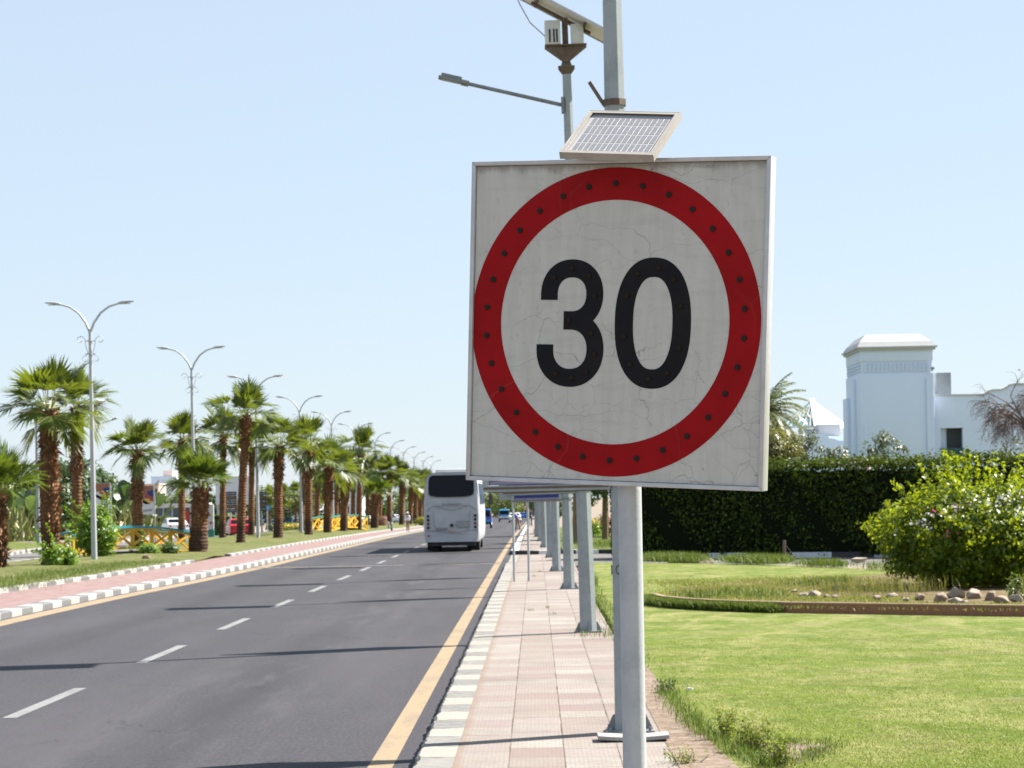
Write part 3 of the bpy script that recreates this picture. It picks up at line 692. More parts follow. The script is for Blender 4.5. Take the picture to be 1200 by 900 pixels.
# ------------------------------------------------------------------ solar street lamps along the right-hand sidewalk
def lamp_text(parent, s, loc, size, mat, rot):
    c = bpy.data.curves.new('stencil', 'FONT'); c.body = s; c.size = size; c.align_x = 'CENTER'; c.extrude = .0008
    o = bpy.data.objects.new('stencil', c); COL.objects.link(o); dg = bpy.context.evaluated_depsgraph_get()
    me = bpy.data.meshes.new_from_object(o.evaluated_get(dg)); bpy.data.objects.remove(o)
    me.materials.clear(); me.materials.append(mat); q = bpy.data.objects.new('stencil_number', me); link(q, parent); q.location = loc; q.rotation_euler = rot; return q
def solar_lamp():
    r = thing('solar_street_lamp', (.86, 22.1, .13), '', 'street lamp', 'solar street lamps along the sidewalk')
    Hp = 9.45; ph = R(22.5)
    rad = lambda z: .150-.0078*z
    mb = MB(); mb.tube([(0, 0, 0), (0, 0, Hp*.5), (0, 0, Hp)], [rad(0), rad(Hp*.5), rad(Hp)], 8, phase=ph); pole = mb.build('pole', M['galv'], r)
    mb = MB(); mb.tube([(0, 0, Hp), (0, 0, Hp+.04)], [.15, .15], 8, phase=ph); mb.tube([(0, 0, Hp-.10), (0, 0, Hp)], [.075, .15], 8, phase=ph); mb.tube([(0, 0, Hp+.04), (0, 0, Hp+.17)], [.10, .06], 8, phase=ph); mb.build('collar', M['rust'], pole)
    mb = MB(); mb.box((0, 0, .012), (.46, .46, .024))
    for k in range(4):
        a = k*math.pi/2+math.pi/4*0; d = Vector((math.cos(a), math.sin(a), 0)); s = Vector((-d.y, d.x, 0)); b = .14
        q = [d*b, d*(b+.085), d*(b+.02)+Vector((0, 0, .14)), d*b+Vector((0, 0, .15))]
        q = [v+Vector((0, 0, .024)) for v in q]; mb.add([v-s*.008 for v in q]+[v+s*.008 for v in q], [(0, 1, 2, 3), (7, 6, 5, 4), (0, 4, 5, 1), (1, 5, 6, 2), (2, 6, 7, 3), (3, 7, 4, 0)])
    for sx in (-1, 1):
        for sy in (-1, 1): mb.tube([(sx*.19, sy*.19, .024), (sx*.19, sy*.19, .06)], .016, 6)
    mb.build('base_plate', M['galv_dark'], r)
    # lamp arm over the road and its head
    za = 8.84; a0 = Vector((-.08, 0, za)); a1 = Vector((-1.74, -.10, za+.43))
    mb = MB(); mb.tube([a0, a0.lerp(a1, .5), a1], .032, 10); mb.box((-.085, 0, za), (.05, .16, .26)); arm = mb.build('lamp_arm', M['galv_dark'], r, 40)
    d = (a1-a0).normalized(); mb = MB(); e = a1+d*.42
    mb.bar(a1-d*.06, e, .20, .045); mb.bar(a1+d*.02+Vector((0, 0, .05)), e-d*.05+Vector((0, 0, .05)), .14, .06); mb.bar(a1-d*.10, a1+d*.03, .09, .09)
    mb.build('lamp_head', M['galv_dark'], r, bevel=.008)
    mb = MB(); mb.bar(a1+d*.08-Vector((0, 0, .027)), e-d*.04-Vector((0, 0, .027)), .15, .008); mb.build('lamp_lens', M['pv_line'], r)
    # battery tray, two boxes and the panel
    zt = Hp+.15; mb = MB()
    for s in (-1, 1):
        mb.add([(s*.0, -.10, zt-.06), (s*.0, .10, zt-.06), (s*.34, .14, zt+.21), (s*.34, -.14, zt+.21), (s*.0, -.10, zt+.20), (s*.0, .10, zt+.20), (s*.34, .14, zt+.24), (s*.34, -.14, zt+.24)], [(0, 1, 2, 3), (4, 7, 6, 5), (0, 3, 7, 4), (1, 5, 6, 2), (2, 6, 7, 3), (0, 4, 5, 1)])
    mb.box((0, 0, zt+.225), (.70, .32, .02)); mb.bar((0, 0, zt-.05), (0, 0, zt+.70), .10); mb.build('battery_tray', M['rust'], r)
    mb = MB(); mb.box((-.21, 0, zt+.44), (.26, .34, .40)); bx = mb.build('battery_box', M['white_plastic'], r, bevel=.01)
    mb = MB()
    for k in (-.05, .02, .07): mb.box((-.21+k, -.173, zt+.38), (.03, .006, .22))
    mb.build('vent_slot', M['black_trim'], bx)
    mb = MB(); mb.box((.20, .0, zt+.40), (.21, .30, .34)); mb.build('battery_box', M['white_plastic'], r, bevel=.01)
    pr = Euler((R(.5), R(29.5), R(3))); pc = Vector((.03, 0, zt+.74))
    mb = MB(); mb.box((0, 0, 0), (1.94, .96, .006)); pn = mb.build('solar_panel', M['pv_back'], r, loc=pc, rot=pr)
    mb = MB()
    for s in (-1, 1): mb.box((0, s*.49, -.005), (1.98, .018, .04)); mb.box((s*.981, 0, -.005), (.018, .962, .04))
    mb.build('panel_frame', M['alu'], pn)
    mb = MB()
    for i in range(12):
        for j in range(6): mb.box((-.97+.158*(i+.63), -.48+.158*(j+.56), .0055), (.15, .15, .003))
    mb.build('solar_cells', M['pv'], pn)
    mb = MB(); mb.bar((-.55, -.30, -.04), (-.55, .30, -.04), .05); mb.bar((.35, -.30, -.04), (.35, .30, -.04), .05); mb.bar((-.62, 0, -.075), (.5, 0, -.075), .05); mb.build('panel_rail', M['rust'], pn)
    mb = MB(); mb.tube([(-.84, -.3, zt+1.16), (-.74, -.28, zt+.90), (-.58, -.22, zt+.60), (-.34, -.05, zt+.40)], .009, 6, True); mb.build('cable', M['galv_dark'], r)
    # strap with two stub rods that once carried a flag
    zs = 6.05; mb = MB(); mb.tube([(0, 0, zs-.03), (0, 0, zs+.03)], rad(zs)+.014, 8, phase=ph); mb.build('strap', M['rust'], r); mb = MB(); mb.bar((-.10, -.02, zs-.02), (-.24, -.06, zs+.20), .028); mb.build('stub_rod', M['rust'], r)
    # poster frame hanging off the pole
    mb = MB(); zb, zh = 2.335, 2.95; x0, x1 = -1.36, -.13
    for z in (zb+.03, zb+zh-.03): mb.box(((x0+x1)/2, 0, z), (x1-x0, .14, .06))
    for x in (x0+.03, x1-.03): mb.box((x, 0, zb+zh/2), (.06, .14, zh-.124))
    fr = mb.build('poster_frame', M['galv'], r)
    mb = MB(); mb.box(((x0+x1)/2, .0, zb+zh/2), (x1-x0-.126, .10, zh-.13)); mb.build('poster', M['banner_blue'], r)
    mb = MB(); mb.box(((x0+x1)/2, -.072, zb+.035), (x1-x0-.02, .006, .022)); mb.box(((x0+x1)/2, -.03, zb-.0035), (x1-x0-.1, .03, .008)); mb.build('rust_streak', M['rust'], fr)
    mb = MB(); mb.box(((x0+x1)/2, -.053, zb+.085), (x1-x0-.14, .005, .032)); mb.build('poster_band', M['banner_purple'], r)
    for z in (zb+.06, zb+zh-.06):
        mb = MB(); mb.tube([(0, 0, z-.03), (0, 0, z+.03)], rad(z)+.012, 8, phase=ph); mb.bar((-.10, 0, z), (x1+.03, 0, z), .05); mb.build('clamp', M['galv_dark'], r)
    return r
L0 = solar_lamp(); L0['label'] = 'nearest solar street lamp, thick grey pole directly behind the 30 sign'
L0.rotation_euler = (0, R(-.3), 0)
lamp_text(L0, '104', (-.075, -.148, 1.52), .13, M['ink'], (R(90), 0, 0))
rest = [(.84, 38.5, 'second solar street lamp, its lamp arm, battery boxes and tilted panel showing above the sign'),
        (.78, 56.7, 'third solar street lamp pole along the sidewalk, standing at the lawn edge'),
        (.60, 70.5, 'fourth solar street lamp pole along the sidewalk, last one before the side street'),
        (.52, 86.4, 'fifth solar street lamp pole, next to the lowered kerb at the side street'),
        (.34, 103.4, 'sixth solar street lamp pole, first beyond the black and white kerb corner')]
for x, y, lb in rest:
    q = dup(L0, (x, y, gz(y)+.13), lb); q.rotation_euler = (0, R(-1.15 if y < 40 else -.55), 0); q.scale = (1, 1, 1 if y < 40 else .93)
    for c in list(q.children):
        if c.name.startswith('stencil'): bpy.data.objects.remove(c)
for x, y in ((.2, 119.), (.05, 135.), (0., 152.), (0, 169.)):
    q = dup(L0, (x, y, gz(y)+.13), 'distant solar street lamp pole in the receding row over the far sidewalk', 0.)
    for c in list(q.children):
        if c.name.startswith('stencil'): bpy.data.objects.remove(c)
# two solar lamps beyond the far carriageway
for px, X, lb in ((43, -30.5, 'solar street lamp by the grassy mound, half hidden by the shaggy palm crown'), (110, -31.5, 'solar street lamp across the far carriageway, its tilted panel showing beside the nearest twin-arm lamp'), (226, -33., 'solar street lamp across the far carriageway, its panel showing beside the second twin-arm lamp')):
    Y = -X*F/(628-px); q = dup(L0, (X, Y, gz(Y)+.13), lb, R(150), 'solar street lamps across the far carriageway', (1, 1, .80 if px < 50 else .92))
    for c in list(q.children):
        if c.name.startswith(('stencil', 'poster', 'clamp', 'strap')):
            for g in list(c.children): bpy.data.objects.remove(g)
            bpy.data.objects.remove(c)
# fallen curved slab at the foot of the nearest lamp
mb = MB(); vs = []; n = 10
for i in range(n+1):
    u = i/n; x = .53+.66*u; z = .135+.022*math.sin(math.pi*u)*0+.018*(2*u-1)**2
    vs += [(x, 21.18, z), (x, 21.5, z), (x, 21.18, z+.038), (x, 21.5, z+.038)]
fs = [f for i in range(n) for f in [(4*i, 4*i+4, 4*i+5, 4*i+1), (4*i+2, 4*i+3, 4*i+7, 4*i+6), (4*i, 4*i+2, 4*i+6, 4*i+4), (4*i+1, 4*i+5, 4*i+7, 4*i+3)]]+[(0, 1, 3, 2), (4*n, 4*n+2, 4*n+3, 4*n+1)]
tag(mb.add(vs, fs).build('curved_slab', M['concrete'], bevel=.006), 'pale curved slab lying on the sidewalk at the foot of the nearest lamp pole', 'slab')
# board on two thin posts
r = thing('notice_board', (-.43, 62.4, .13), 'board on two thin white posts standing upright on the sidewalk', 'notice board')
for x in (-.2, .2):
    mb = MB(); mb.tube([(x, 0, 0), (x, 0, 3.1)], .032, 10); mb.build('post', M['lamp_white'], r, 40)
mb = MB(); mb.box((0, .06, 2.74), (1.15, .05, 1.05)); mb.build('board', M['galv'], r, bevel=.006)
mb = MB(); mb.box((0, .0865, 2.74), (1.09, .003, .99)); mb.build('board_face', M['banner_purple'], r)

# ------------------------------------------------------------------ twin-arm lamps on the median
def twin_lamp():
    r = thing('twin_arm_street_lamp', (0, 0, 0), '', 'street lamp', 'twin-arm street lamps on the median'); Hf = 8.95
    mb = MB(); mb.tube([(0, 0, 0), (0, 0, 4.), (0, 0, Hf)], [.115, .09, .062], 14); mb.build('pole', M['lamp_white'], r, 40)
    mb = MB(); mb.box((0, 0, .01), (.36, .36, .02)); mb.tube([(0, 0, .02), (0, 0, .14)], [.15, .125], 12); mb.build('base_plate', M['galv'], r)
    for s in (-1, 1):
        pts = [Vector((s*x, 0, z)) for x, z in ((0, Hf-.15), (.16, Hf+.25), (.42, Hf+.62), (.75, Hf+.86), (1.15, Hf+.98))]
        mb = MB(); mb.tube(pts, [.05, .045, .042, .04, .036], 10); mb.build('lamp_arm', M['lamp_white'], r, 50)
        mb = MB(); mb.tube([(s*1.10, 0, Hf+.965), (s*1.2, 0, Hf+1.0), (s*1.45, 0, Hf+1.035), (s*1.72, 0, Hf+1.05)], [.042, .066, .06, .025], 10); h = mb.build('lamp_head', M['galv_post'], r, 50)
        mb = MB(); mb.box((s*1.42, 0, Hf+.955), (.34, .1, .02)); mb.build('lens', M['pv_line'], h)
        sc = []
        for i in range(15):
            a = i/14*math.pi*1.9; q = .20*(1-i/20); sc.append((s*(.36-q*math.cos(a)*.9+.02), 0, Hf-.42+q*math.sin(a)*.9))
        mb = MB(); mb.tube([(s*.08, 0, Hf-.95), (s*.16, 0, Hf-.7)]+sc, .014, 5)
        sd = [(s*(.20+.11*math.cos(a)), 0, Hf-1.13+.11*math.sin(a)) for a in [math.pi*.5-k*.45 for k in range(11)]]
        mb.tube([(s*.08, 0, Hf-.95)]+sd, .013, 5); mb.build('scroll', M['galv_post'], r, 60)
    mb = MB()
    for z in (Hf-.95, Hf-.45): mb.tube([(0, 0, z-.03), (0, 0, z+.03)], .10, 12); mb.bar((-.2, 0, z), (.2, 0, z), .03)
    mb.build('band', M['galv_post'], r)
    return r
TL = None
tl_labels = ['nearest twin-arm street lamp, white pole standing by the yellow footbridge', 'second twin-arm street lamp, standing just left of the short stout palm', 'third twin-arm street lamp, standing by the red car', 'fourth twin-arm street lamp, right of the dark leaning trunk pair', 'fifth twin-arm street lamp, standing by the farther yellow and green footbridge']
for i in range(12):
    Y = 88.+26.*i; X = -17.; 
    if i == 0: TL = twin_lamp(); o = TL; X = -17.0
    else: o = dup(TL, (0, 0, 0), '')
    o.location = (X, Y, gz(Y)+.24); o['label'] = tl_labels[i] if i < 5 else 'distant twin-arm street lamp in the far end of the median row, above the palm crowns'

# ------------------------------------------------------------------ palms
def fan_crown_mesh(name, rng, Rr, n=42, young=False, leaf=None):
    V = []; PT = MB(); ga = 2.39996
    for i in range(n):
        t = (i+.5)/n; az = ga*i+rng.normal(0, .15)
        el = R((86-112*t)+rng.normal(0, 13)) if not young else R(88-76*t+rng.normal(0, 12))
        d = np.array([math.cos(az)*math.cos(el), math.sin(az)*math.cos(el), math.sin(el)])
        L = Rr*rng.uniform(.22, .64)
        up = np.array([0, 0, 1.]); base = np.array([math.cos(az)*.08, math.sin(az)*.08, rng.uniform(-.25, .05)])
        mid = base+d*L*.55; dd = unit(d-up*.16*(t+.05)); hub = mid+dd*L*.5; tdir = unit(d-up*(.06+.42*t))
        PT.tube([base, mid, hub], [.026, .018, .012], 3, False)
        sd = unit(np.cross(tdir, up)+rng.normal(0, .22, 3)); nn = unit(np.cross(sd, tdir)); sd = np.cross(tdir, nn)
        bl = Rr*rng.uniform(.52, .72); K = 10; amax = R(rng.uniform(58, 88)); fold = rng.uniform(.2, .75)
        for k in range(-K, K+1):
            a = amax*k/K+rng.normal(0, .02); ll = bl*(1-.22*abs(k/K))*rng.uniform(.88, 1.08)
            ld = unit(tdir*math.cos(a)+sd*math.sin(a)+nn*fold*(abs(math.sin(a))-.35)*.6)
            wd = unit(np.cross(ld, nn)); w = ll*math.tan(amax/K)*.36
            m = hub+ld*ll*.52; tip = hub+ld*ll-up*ll*rng.uniform(.02, .26)*(.5+t)
            V.append([hub, m+wd*w-nn*w*.25, tip, m-wd*w-nn*w*.25])
    leafo = quads_mesh(name, np.array(V), leaf or M['palm_leaf'])
    st = PT.build('leaf_stalk', M['petiole'], None, 60)
    a, b = leafo.data, st.data; bpy.data.objects.remove(leafo); bpy.data.objects.remove(st); return a, b
CROWN = [fan_crown_mesh('crown', np.random.default_rng(50+i), 1.9, 30) for i in range(4)]
CROWN_Y = [fan_crown_mesh('crown', np.random.default_rng(70+i), 1.9, 34, True, M['palm_leaf_light']) for i in range(2)]
def palm_trunk(top, r0, r1, shag, parent, rng):
    """top: Vector offset of the trunk top; shag: fraction of the trunk that keeps its leaf bases"""
    H = top.z; mb = MB(); n = max(8, int(H/.16)); pts = []; rad = []
    for i in range(n+1):
        u = i/n; pts.append(Vector((top.x*u**1.3, top.y*u**1.3, H*u-.05))); q = r0+(r1-r0)*u
        if u > 1-shag: q *= 1.12
        rad.append(q*rng.uniform(.93, 1.07)*(1.25 if u < .03 else 1.))
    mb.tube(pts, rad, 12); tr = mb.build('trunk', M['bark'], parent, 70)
    nb = int(H*shag*150); 
    if nb > 5:
        u = 1-shag*rng.uniform(0, 1, nb); az = rng.uniform(0, 6.283, nb); rr = (r0+(r1-r0)*u)*1.02
        P = np.stack([top.x*u**1.3+np.cos(az)*rr, top.y*u**1.3+np.sin(az)*rr, H*u-.05], 1)
        o = np.stack([np.cos(az), np.sin(az), np.zeros(nb)], 1); s = np.stack([-np.sin(az), np.cos(az), np.zeros(nb)], 1); up = np.array([0, 0, 1.])
        L = rng.uniform(.14, .34, (nb, 1)); w = rng.uniform(.035, .07, (nb, 1)); dr = rng.uniform(.3, 1.2, (nb, 1)); ud = rng.uniform(-.5, .9, (nb, 1))
        tip = P+o*L*dr*.75+up*L*ud
        quads_mesh('leaf_base', np.stack([P-s*w, P+up*L*.35+o*L*.2-s*w*.2, tip, P+up*L*.1+s*w], 1), M['boot'], tr)
    return tr
def palm(px, X, ytop, Rc, w0, w1, shag, label, group='fan palms on the median', young=False, pxtop=None, Y=None, ci=None, zb=.2):
    if group == 'fan palms on the median' and px > 250: ytop -= 8; Rc *= 1.14
    Y = Y or -X*F/(628-px)
    z0 = gz(Y)+zb; top = at(pxtop if pxtop is not None else px-.0192*60, ytop, Y); rng = np.random.default_rng(int(px*7+Y))
    Xb = at(px, 640, Y).x
    r = thing('fan_palm', (Xb, Y, z0), label, 'palm tree', group)
    tv = Vector((top.x-Xb, rng.normal(0, .1), top.z-z0)); palm_trunk(tv, w0/2, w1/2, shag, r, rng)
    cm = (CROWN_Y if young else CROWN); cm = cm[(ci if ci is not None else int(rng.integers(0, 9))) % len(cm)]
    for nm, me in (('crown', cm[0]), ('leaf_stalk', cm[1])):
        c = bpy.data.objects.new(nm, me); link(c, r); c.location = tv+Vector((0, 0, .05)); c.rotation_euler = (rng.normal(0, .06), rng.normal(0, .06), rng.uniform(0, 6.28)); s = Rc/1.9*rng.uniform(.95, 1.05); c.scale = (s, s, s*rng.uniform(.92, 1.08))
    return r
palm(1, -18.27, 578, 1.55, .34, .34, .9, 'young fan palm cut off by the left edge of the photo', young=True, pxtop=-1)
palm(59, -17.3, 480, 1.95, .62, .56, .78, 'stout fan palm with very shaggy brown trunk and wide crown, left of nearest twin-arm lamp', pxtop=57, ci=0)
palm(90, -19.6, 476, 1.75, .46, .40, .45, 'tall slim fan palm just left of the nearest twin-arm lamp, bare orange-brown lower trunk', pxtop=90, ci=1)
palm(161, -19.6, 527, 1.75, .62, .40, .5, 'fan palm rising behind the middle of the blue-topped yellow footbridge', pxtop=161, ci=2)
palm(213, -20.5, 515, 1.65, .44, .38, .3, 'slim fan palm behind the right end of the yellow footbridge, beside the second twin-arm lamp', pxtop=213.5)
palm(232, -14.9, 570, 1.85, .86, .62, .45, 'short stout fan palm with a bright green crown, right of the blue-topped yellow footbridge', young=True, pxtop=236, ci=0)
palm(261, -19.6, 518, 1.75, .42, .34, .2, 'slim fan palm in front of the pale grey wall, left of the leaning palm', pxtop=262)
palm(282, -15.6, 494, 1.75, .46, .42, .25, 'tall leaning fan palm with a dark lower trunk, in front of the red car', pxtop=289, ci=3)
palm(295, -19.5, 532, 1.7, .44, .38, .2, 'fan palm just behind the third twin-arm lamp pole', pxtop=295)
palm(326, -15.6, 530, 1.75, .56, .52, .35, 'fan palm with a thick dark trunk, right of the red car', pxtop=327)
palm(354, -19.0, 532, 1.65, .46, .40, .3, 'fan palm half hidden behind the fourth twin-arm lamp', pxtop=355)
palm(362, -15.0, 531, 1.85, .52, .50, .35, 'leaning fan palm right of the fourth twin-arm lamp', pxtop=361)
palm(384, -15.0, 554, 1.75, .62, .60, .5, 'thick trunked fan palm in front of the left end of the farther green-railed footbridge', pxtop=385.5)
palm(403, -14.8, 558, 1.75, .58, .58, .5, 'thick trunked fan palm in front of the right half of the farther green-railed footbridge', pxtop=406)
palm(421, -14.4, 537, 1.8, .48, .44, .3, 'tall fan palm just right of the farther green-railed footbridge', pxtop=423)
for px, X, yt, pt in ((372, -19.4, 558, 373), (394, -19.4, 562, 394.5), (414, -19.2, 566, 414), (431, -18.8, 576, 431)):
    palm(px, X, yt, 1.65, .5, .42, .3, 'fan palm in the back row of the median, behind the farther green-railed footbridge', pxtop=pt)
palm(439, -14.6, 587, 1.5, .75, .70, .5, 'short stout fan palm with a low round crown, right of the farther footbridge', young=True, pxtop=440.5)
palm(445.5, -16.5, 562, 1.75, .48, .44, .3, 'fan palm rising behind the short stout palm of the far row', pxtop=446)
palm(457, -15.5, 562, 1.8, .55, .46, .3, 'fan palm standing between the low stout palm and the man in white', pxtop=456)
palm(471, -15.2, 567, 1.85, .62, .55, .4, 'fan palm directly left of the man in the white shirt', pxtop=472)
for px, X, yt, pt in ((481, -14.9, 575, 482), (487, -15., 574, 488), (493, -15., 573, 494), (498, -15.2, 577, 499), (502, -15.2, 580, 503)):
    palm(px, X, yt, 1.75, .6, .5, .4, 'distant fan palm at the far end of the median row, beside the bus', pxtop=pt)
for px, Y in ((316, 330.), (331, 322.), (347, 335.), (360, 328.), (372, 340.), (384, 330.), (398, 345.)):
    palm(px, None, 580+rnd.uniform(-7, 4), 2.0, .42, .36, .2, 'fan palm in the row beyond the far carriageway, seen between the median trunks', 'fan palms beyond the far carriageway', Y=Y, pxtop=px+rnd.uniform(-1, 1))

# ------------------------------------------------------------------ hedge, flowering bush, bed, shrubs on the right
def hedge(name, A, B, depth, h, label, nl, size=.115, mat='hedge_leaf', seed=3, top=.09, cat='hedge', z0=None):
    rng = np.random.default_rng(seed); A = Vector(A); B = Vector(B); L = (B-A).length; d = (B-A).normalized(); nrm = Vector((d.y, -d.x, 0))   # towards the viewer
    r = thing(name, (A.x, A.y, gz(A.y)+(z0 or .1)), label, cat)
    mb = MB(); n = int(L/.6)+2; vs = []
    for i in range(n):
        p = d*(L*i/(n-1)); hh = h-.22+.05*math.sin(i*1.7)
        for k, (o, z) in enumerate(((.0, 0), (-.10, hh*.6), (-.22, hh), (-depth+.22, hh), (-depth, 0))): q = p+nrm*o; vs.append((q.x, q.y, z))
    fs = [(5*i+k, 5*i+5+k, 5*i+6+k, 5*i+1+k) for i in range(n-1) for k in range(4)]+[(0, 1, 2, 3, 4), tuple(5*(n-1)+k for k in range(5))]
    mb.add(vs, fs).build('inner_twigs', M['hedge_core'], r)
    D = np.array(d); N = np.array(nrm)
    def surf(n, kind):
        s = rng.uniform(0, L, n); q = rng.uniform(0, 1, n)
        lump = .10*np.sin(s*1.3+q*4)+.08*np.sin(s*3.1+1+q*9)
        if kind == 'front': z = q*h*.99; o = -.09*(z/h)+lump+rng.normal(0, .05, n); nv = np.tile(N, (n, 1))
        else: o = -q*depth; z = h-.03+lump*.8*.6+np.abs(rng.normal(0, top, n)); nv = np.tile([0, 0, 1.], (n, 1))
        P = D*s[:, None]+N*o[:, None]; P[:, 2] += z; return P, nv
    a, na = surf(int(nl*.62), 'front'); b, nb = surf(int(nl*.30), 'top')
    e = int(nl*.08); q = rng.uniform(0, 1, e); z = rng.uniform(0, h, e); P = -N*(q*depth)[:, None]-D*np.abs(rng.normal(0, .05, e))[:, None]; P[:, 2] += z
    PP = np.concatenate([a, b, P]); NN = np.concatenate([na, nb, np.tile(-D, (e, 1))])
    quads_mesh('foliage', leaves(PP, NN, size, rng, .6, .25, .95), M[mat], r); return r
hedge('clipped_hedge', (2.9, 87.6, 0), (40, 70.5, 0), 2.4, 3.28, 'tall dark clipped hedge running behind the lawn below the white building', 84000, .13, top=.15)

def bush(c, rad, label, nclump, per, size, leaf, name='flowering_bush', flowers=None, shoots=0, seed=5, crad=.3, shell=.55, group=None, cat='bush', stems=7, core=True):
    rng = np.random.default_rng(seed); r = thing(name, c, label, cat, group); rad = np.array(rad)
    mb = MB()
    for i in range(stems):
        a = rng.uniform(0, 6.28); e = (math.cos(a)*rad[0]*.6, math.sin(a)*rad[1]*.6, rad[2]*rng.uniform(.9, 1.5)); mb.tube([(math.cos(a)*.08, math.sin(a)*.08, -.05), (e[0]*.4, e[1]*.4, e[2]*.55), e], [.03, .022, .008], 6)
    mb.build('stem', M['stem'], r)
    cc = np.array([0, 0, rad[2]*.98])
    V = clumps(rng, cc, rad, nclump, per, crad, size, shell, 1., .9)
    lo = V[:, 0, 2] > .02; V = V[lo]
    FV = []; 
    if shoots:
        S = []
        for i in range(shoots):
            az = rng.uniform(0, 6.28); el = rng.uniform(.15, 1.3); dd = np.array([math.cos(az)*math.cos(el), math.sin(az)*math.cos(el), math.sin(el)])
            p0 = cc+dd*rad*.9; L = rng.uniform(.25, 1.0); k = int(L*40); t = rng.uniform(0, 1, k)[:, None]
            bend = dd*L+np.array([0, 0, .10 if el > .6 else -.05]); P = p0+bend*t+np.array([0, 0, .2])*t*(1-t)+rng.normal(0, .028, (k, 3)); S.append(leaves(P, np.tile(dd, (k, 1))+rng.normal(0, .6, (k, 3)), size*.95, rng))
        V = np.concatenate([V]+S)
    quads_mesh('foliage', V, M[leaf], r)
    for nm, mt, spots, per_, sz in (flowers or []):
        P = []
        for (az, el, spread) in spots:
            dd = np.array([math.cos(az)*math.cos(el), math.sin(az)*math.cos(el), math.sin(el)]); q = unit(dd+rng.normal(0, spread*1.5, (per_, 3))); P.append(cc+q*rad*rng.uniform(.93, 1.08, (per_, 1)))
        P = np.concatenate(P); ct = P-cc; ct = unit(ct); quads_mesh(nm, leaves(P, ct, sz, rng, .75, .1), M[mt], r, kind='stuff')
    return r
fl = [(-1.2, .62, .10), (-.95, .75, .12), (-.85, .45, .12), (-1.35, .85, .08), (-.7, .62, .13), (-1.05, .25, .08), (-1.9, .66, .05), (-2.2, .5, .06), (-1.0, .05, .07), (-1.25, -.15, .05), (-.6, .2, .08), (-.4, .5, .12), (.3, .6, .2), (-1.6, .8, .05), (-2.35, .30, .05), (-1.15, .5, .06), (-.95, .58, .06)]
bush((10.0, 51.6, .22), (2.42, 2.2, 1.13), 'large round flowering bush with yellow green leaves and white blossoms, behind the row of rocks', 600, 54, .122, 'bush_leaf', shoots=120, seed=8, crad=.34, shell=.62,
     flowers=[('white_flowers', 'petal_white', fl, 27, .075), ('pink_flowers', 'petal_pink', [(-2.3, .62, .03), (-1.95, .72, .03), (-2.05, .1, .03), (-2.1, .55, .04)], 5, .075)])
# raised bed with brick edging
bedpts = [(2.42, 48.6), (2.55, 47.3), (2.95, 46.1), (3.45, 45.1), (3.95, 44.45), (4.8, 43.5), (5.86, 42.75), (7.2, 41.75), (8.6, 40.8), (10.5, 39.6), (13.5, 38.)]
poly_sheet('garden_soil', [(x+.1, y+.16) for x, y in bedpts]+[(16, 41), (17, 58), (9, 59.5), (5.4, 57.5), (3.3, 53.5)], .235, M['soil'], 'structure', .15)
r = thing('brick_edging', (2.42, 48.6, .12), 'low brick edging wall holding up the flower bed on the lawn', 'garden wall')
for nm, z0, z1, w, mt in (('brick_face', 0., .175, .10, 'brick'), ('brick_cap', .176, .208, .13, 'brick_top')):
    mb = MB(); vs = []
    for i, (x, y) in enumerate(bedpts):
        a = Vector(bedpts[max(i-1, 0)]); b = Vector(bedpts[min(i+1, len(bedpts)-1)]); d = (b-a).normalized(); nx_, ny_ = -d.y, d.x
        for s, z in ((-.3, z0), (-.3, z1), (.7, z1), (.7, z0)): vs.append((x-2.42+nx_*w*s, y-48.6+ny_*w*s, z))
    n = len(bedpts); fs = [(4*i+k, 4*i+(k+1) % 4, 4*i+4+(k+1) % 4, 4*i+4+k) for i in range(n-1) for k in range(4)]+[(0, 1, 2, 3), (4*n-4, 4*n-3, 4*n-2, 4*n-1)]
    mb.add(vs, fs).build(nm, M[mt], r)
# rocks along the bed
def rock(x, y, s, label, sq=.75, seed=0):
    rr = np.random.default_rng(seed+100); bm = bmesh.new(); bmesh.ops.create_icosphere(bm, subdivisions=4, radius=1.)
    ph = rr.uniform(0, 6, 6); ax = np.array([rr.uniform(.85, 1.35), rr.uniform(.7, 1.), sq]); cuts = [(Vector(rr.normal(0, 1, 3)).normalized(), rr.uniform(.55, .85)) for _ in range(11)]
    for v in bm.verts:
        c = v.co; k = 1+.16*math.sin(c.x*2.3+ph[0])*math.sin(c.y*2.7+ph[1])+.10*math.sin(c.z*4+ph[2]+c.x*3)+.05*math.sin(c.y*8+ph[3])+.03*math.sin(c.x*11+ph[4])
        c = c*k
        for q, lim in cuts:
            e = c.dot(q)-lim
            if e > 0: c = c-q*e*.88
        v.co = Vector((c.x*ax[0]*s, c.y*ax[1]*s, c.z*ax[2]*s))
    me = bpy.data.meshes.new('rock'); bm.to_mesh(me); bm.free(); me.materials.append(M['rock']); me.polygons.foreach_set('use_smooth', [True]*len(me.polygons))
    o = bpy.data.objects.new('rock', me); link(o); o.location = (x, y, .24+s*sq*.55); o.rotation_euler = (0, 0, rr.uniform(0, 6)); tag(o, label, 'rock', 'rocks on the brick-edged bed')
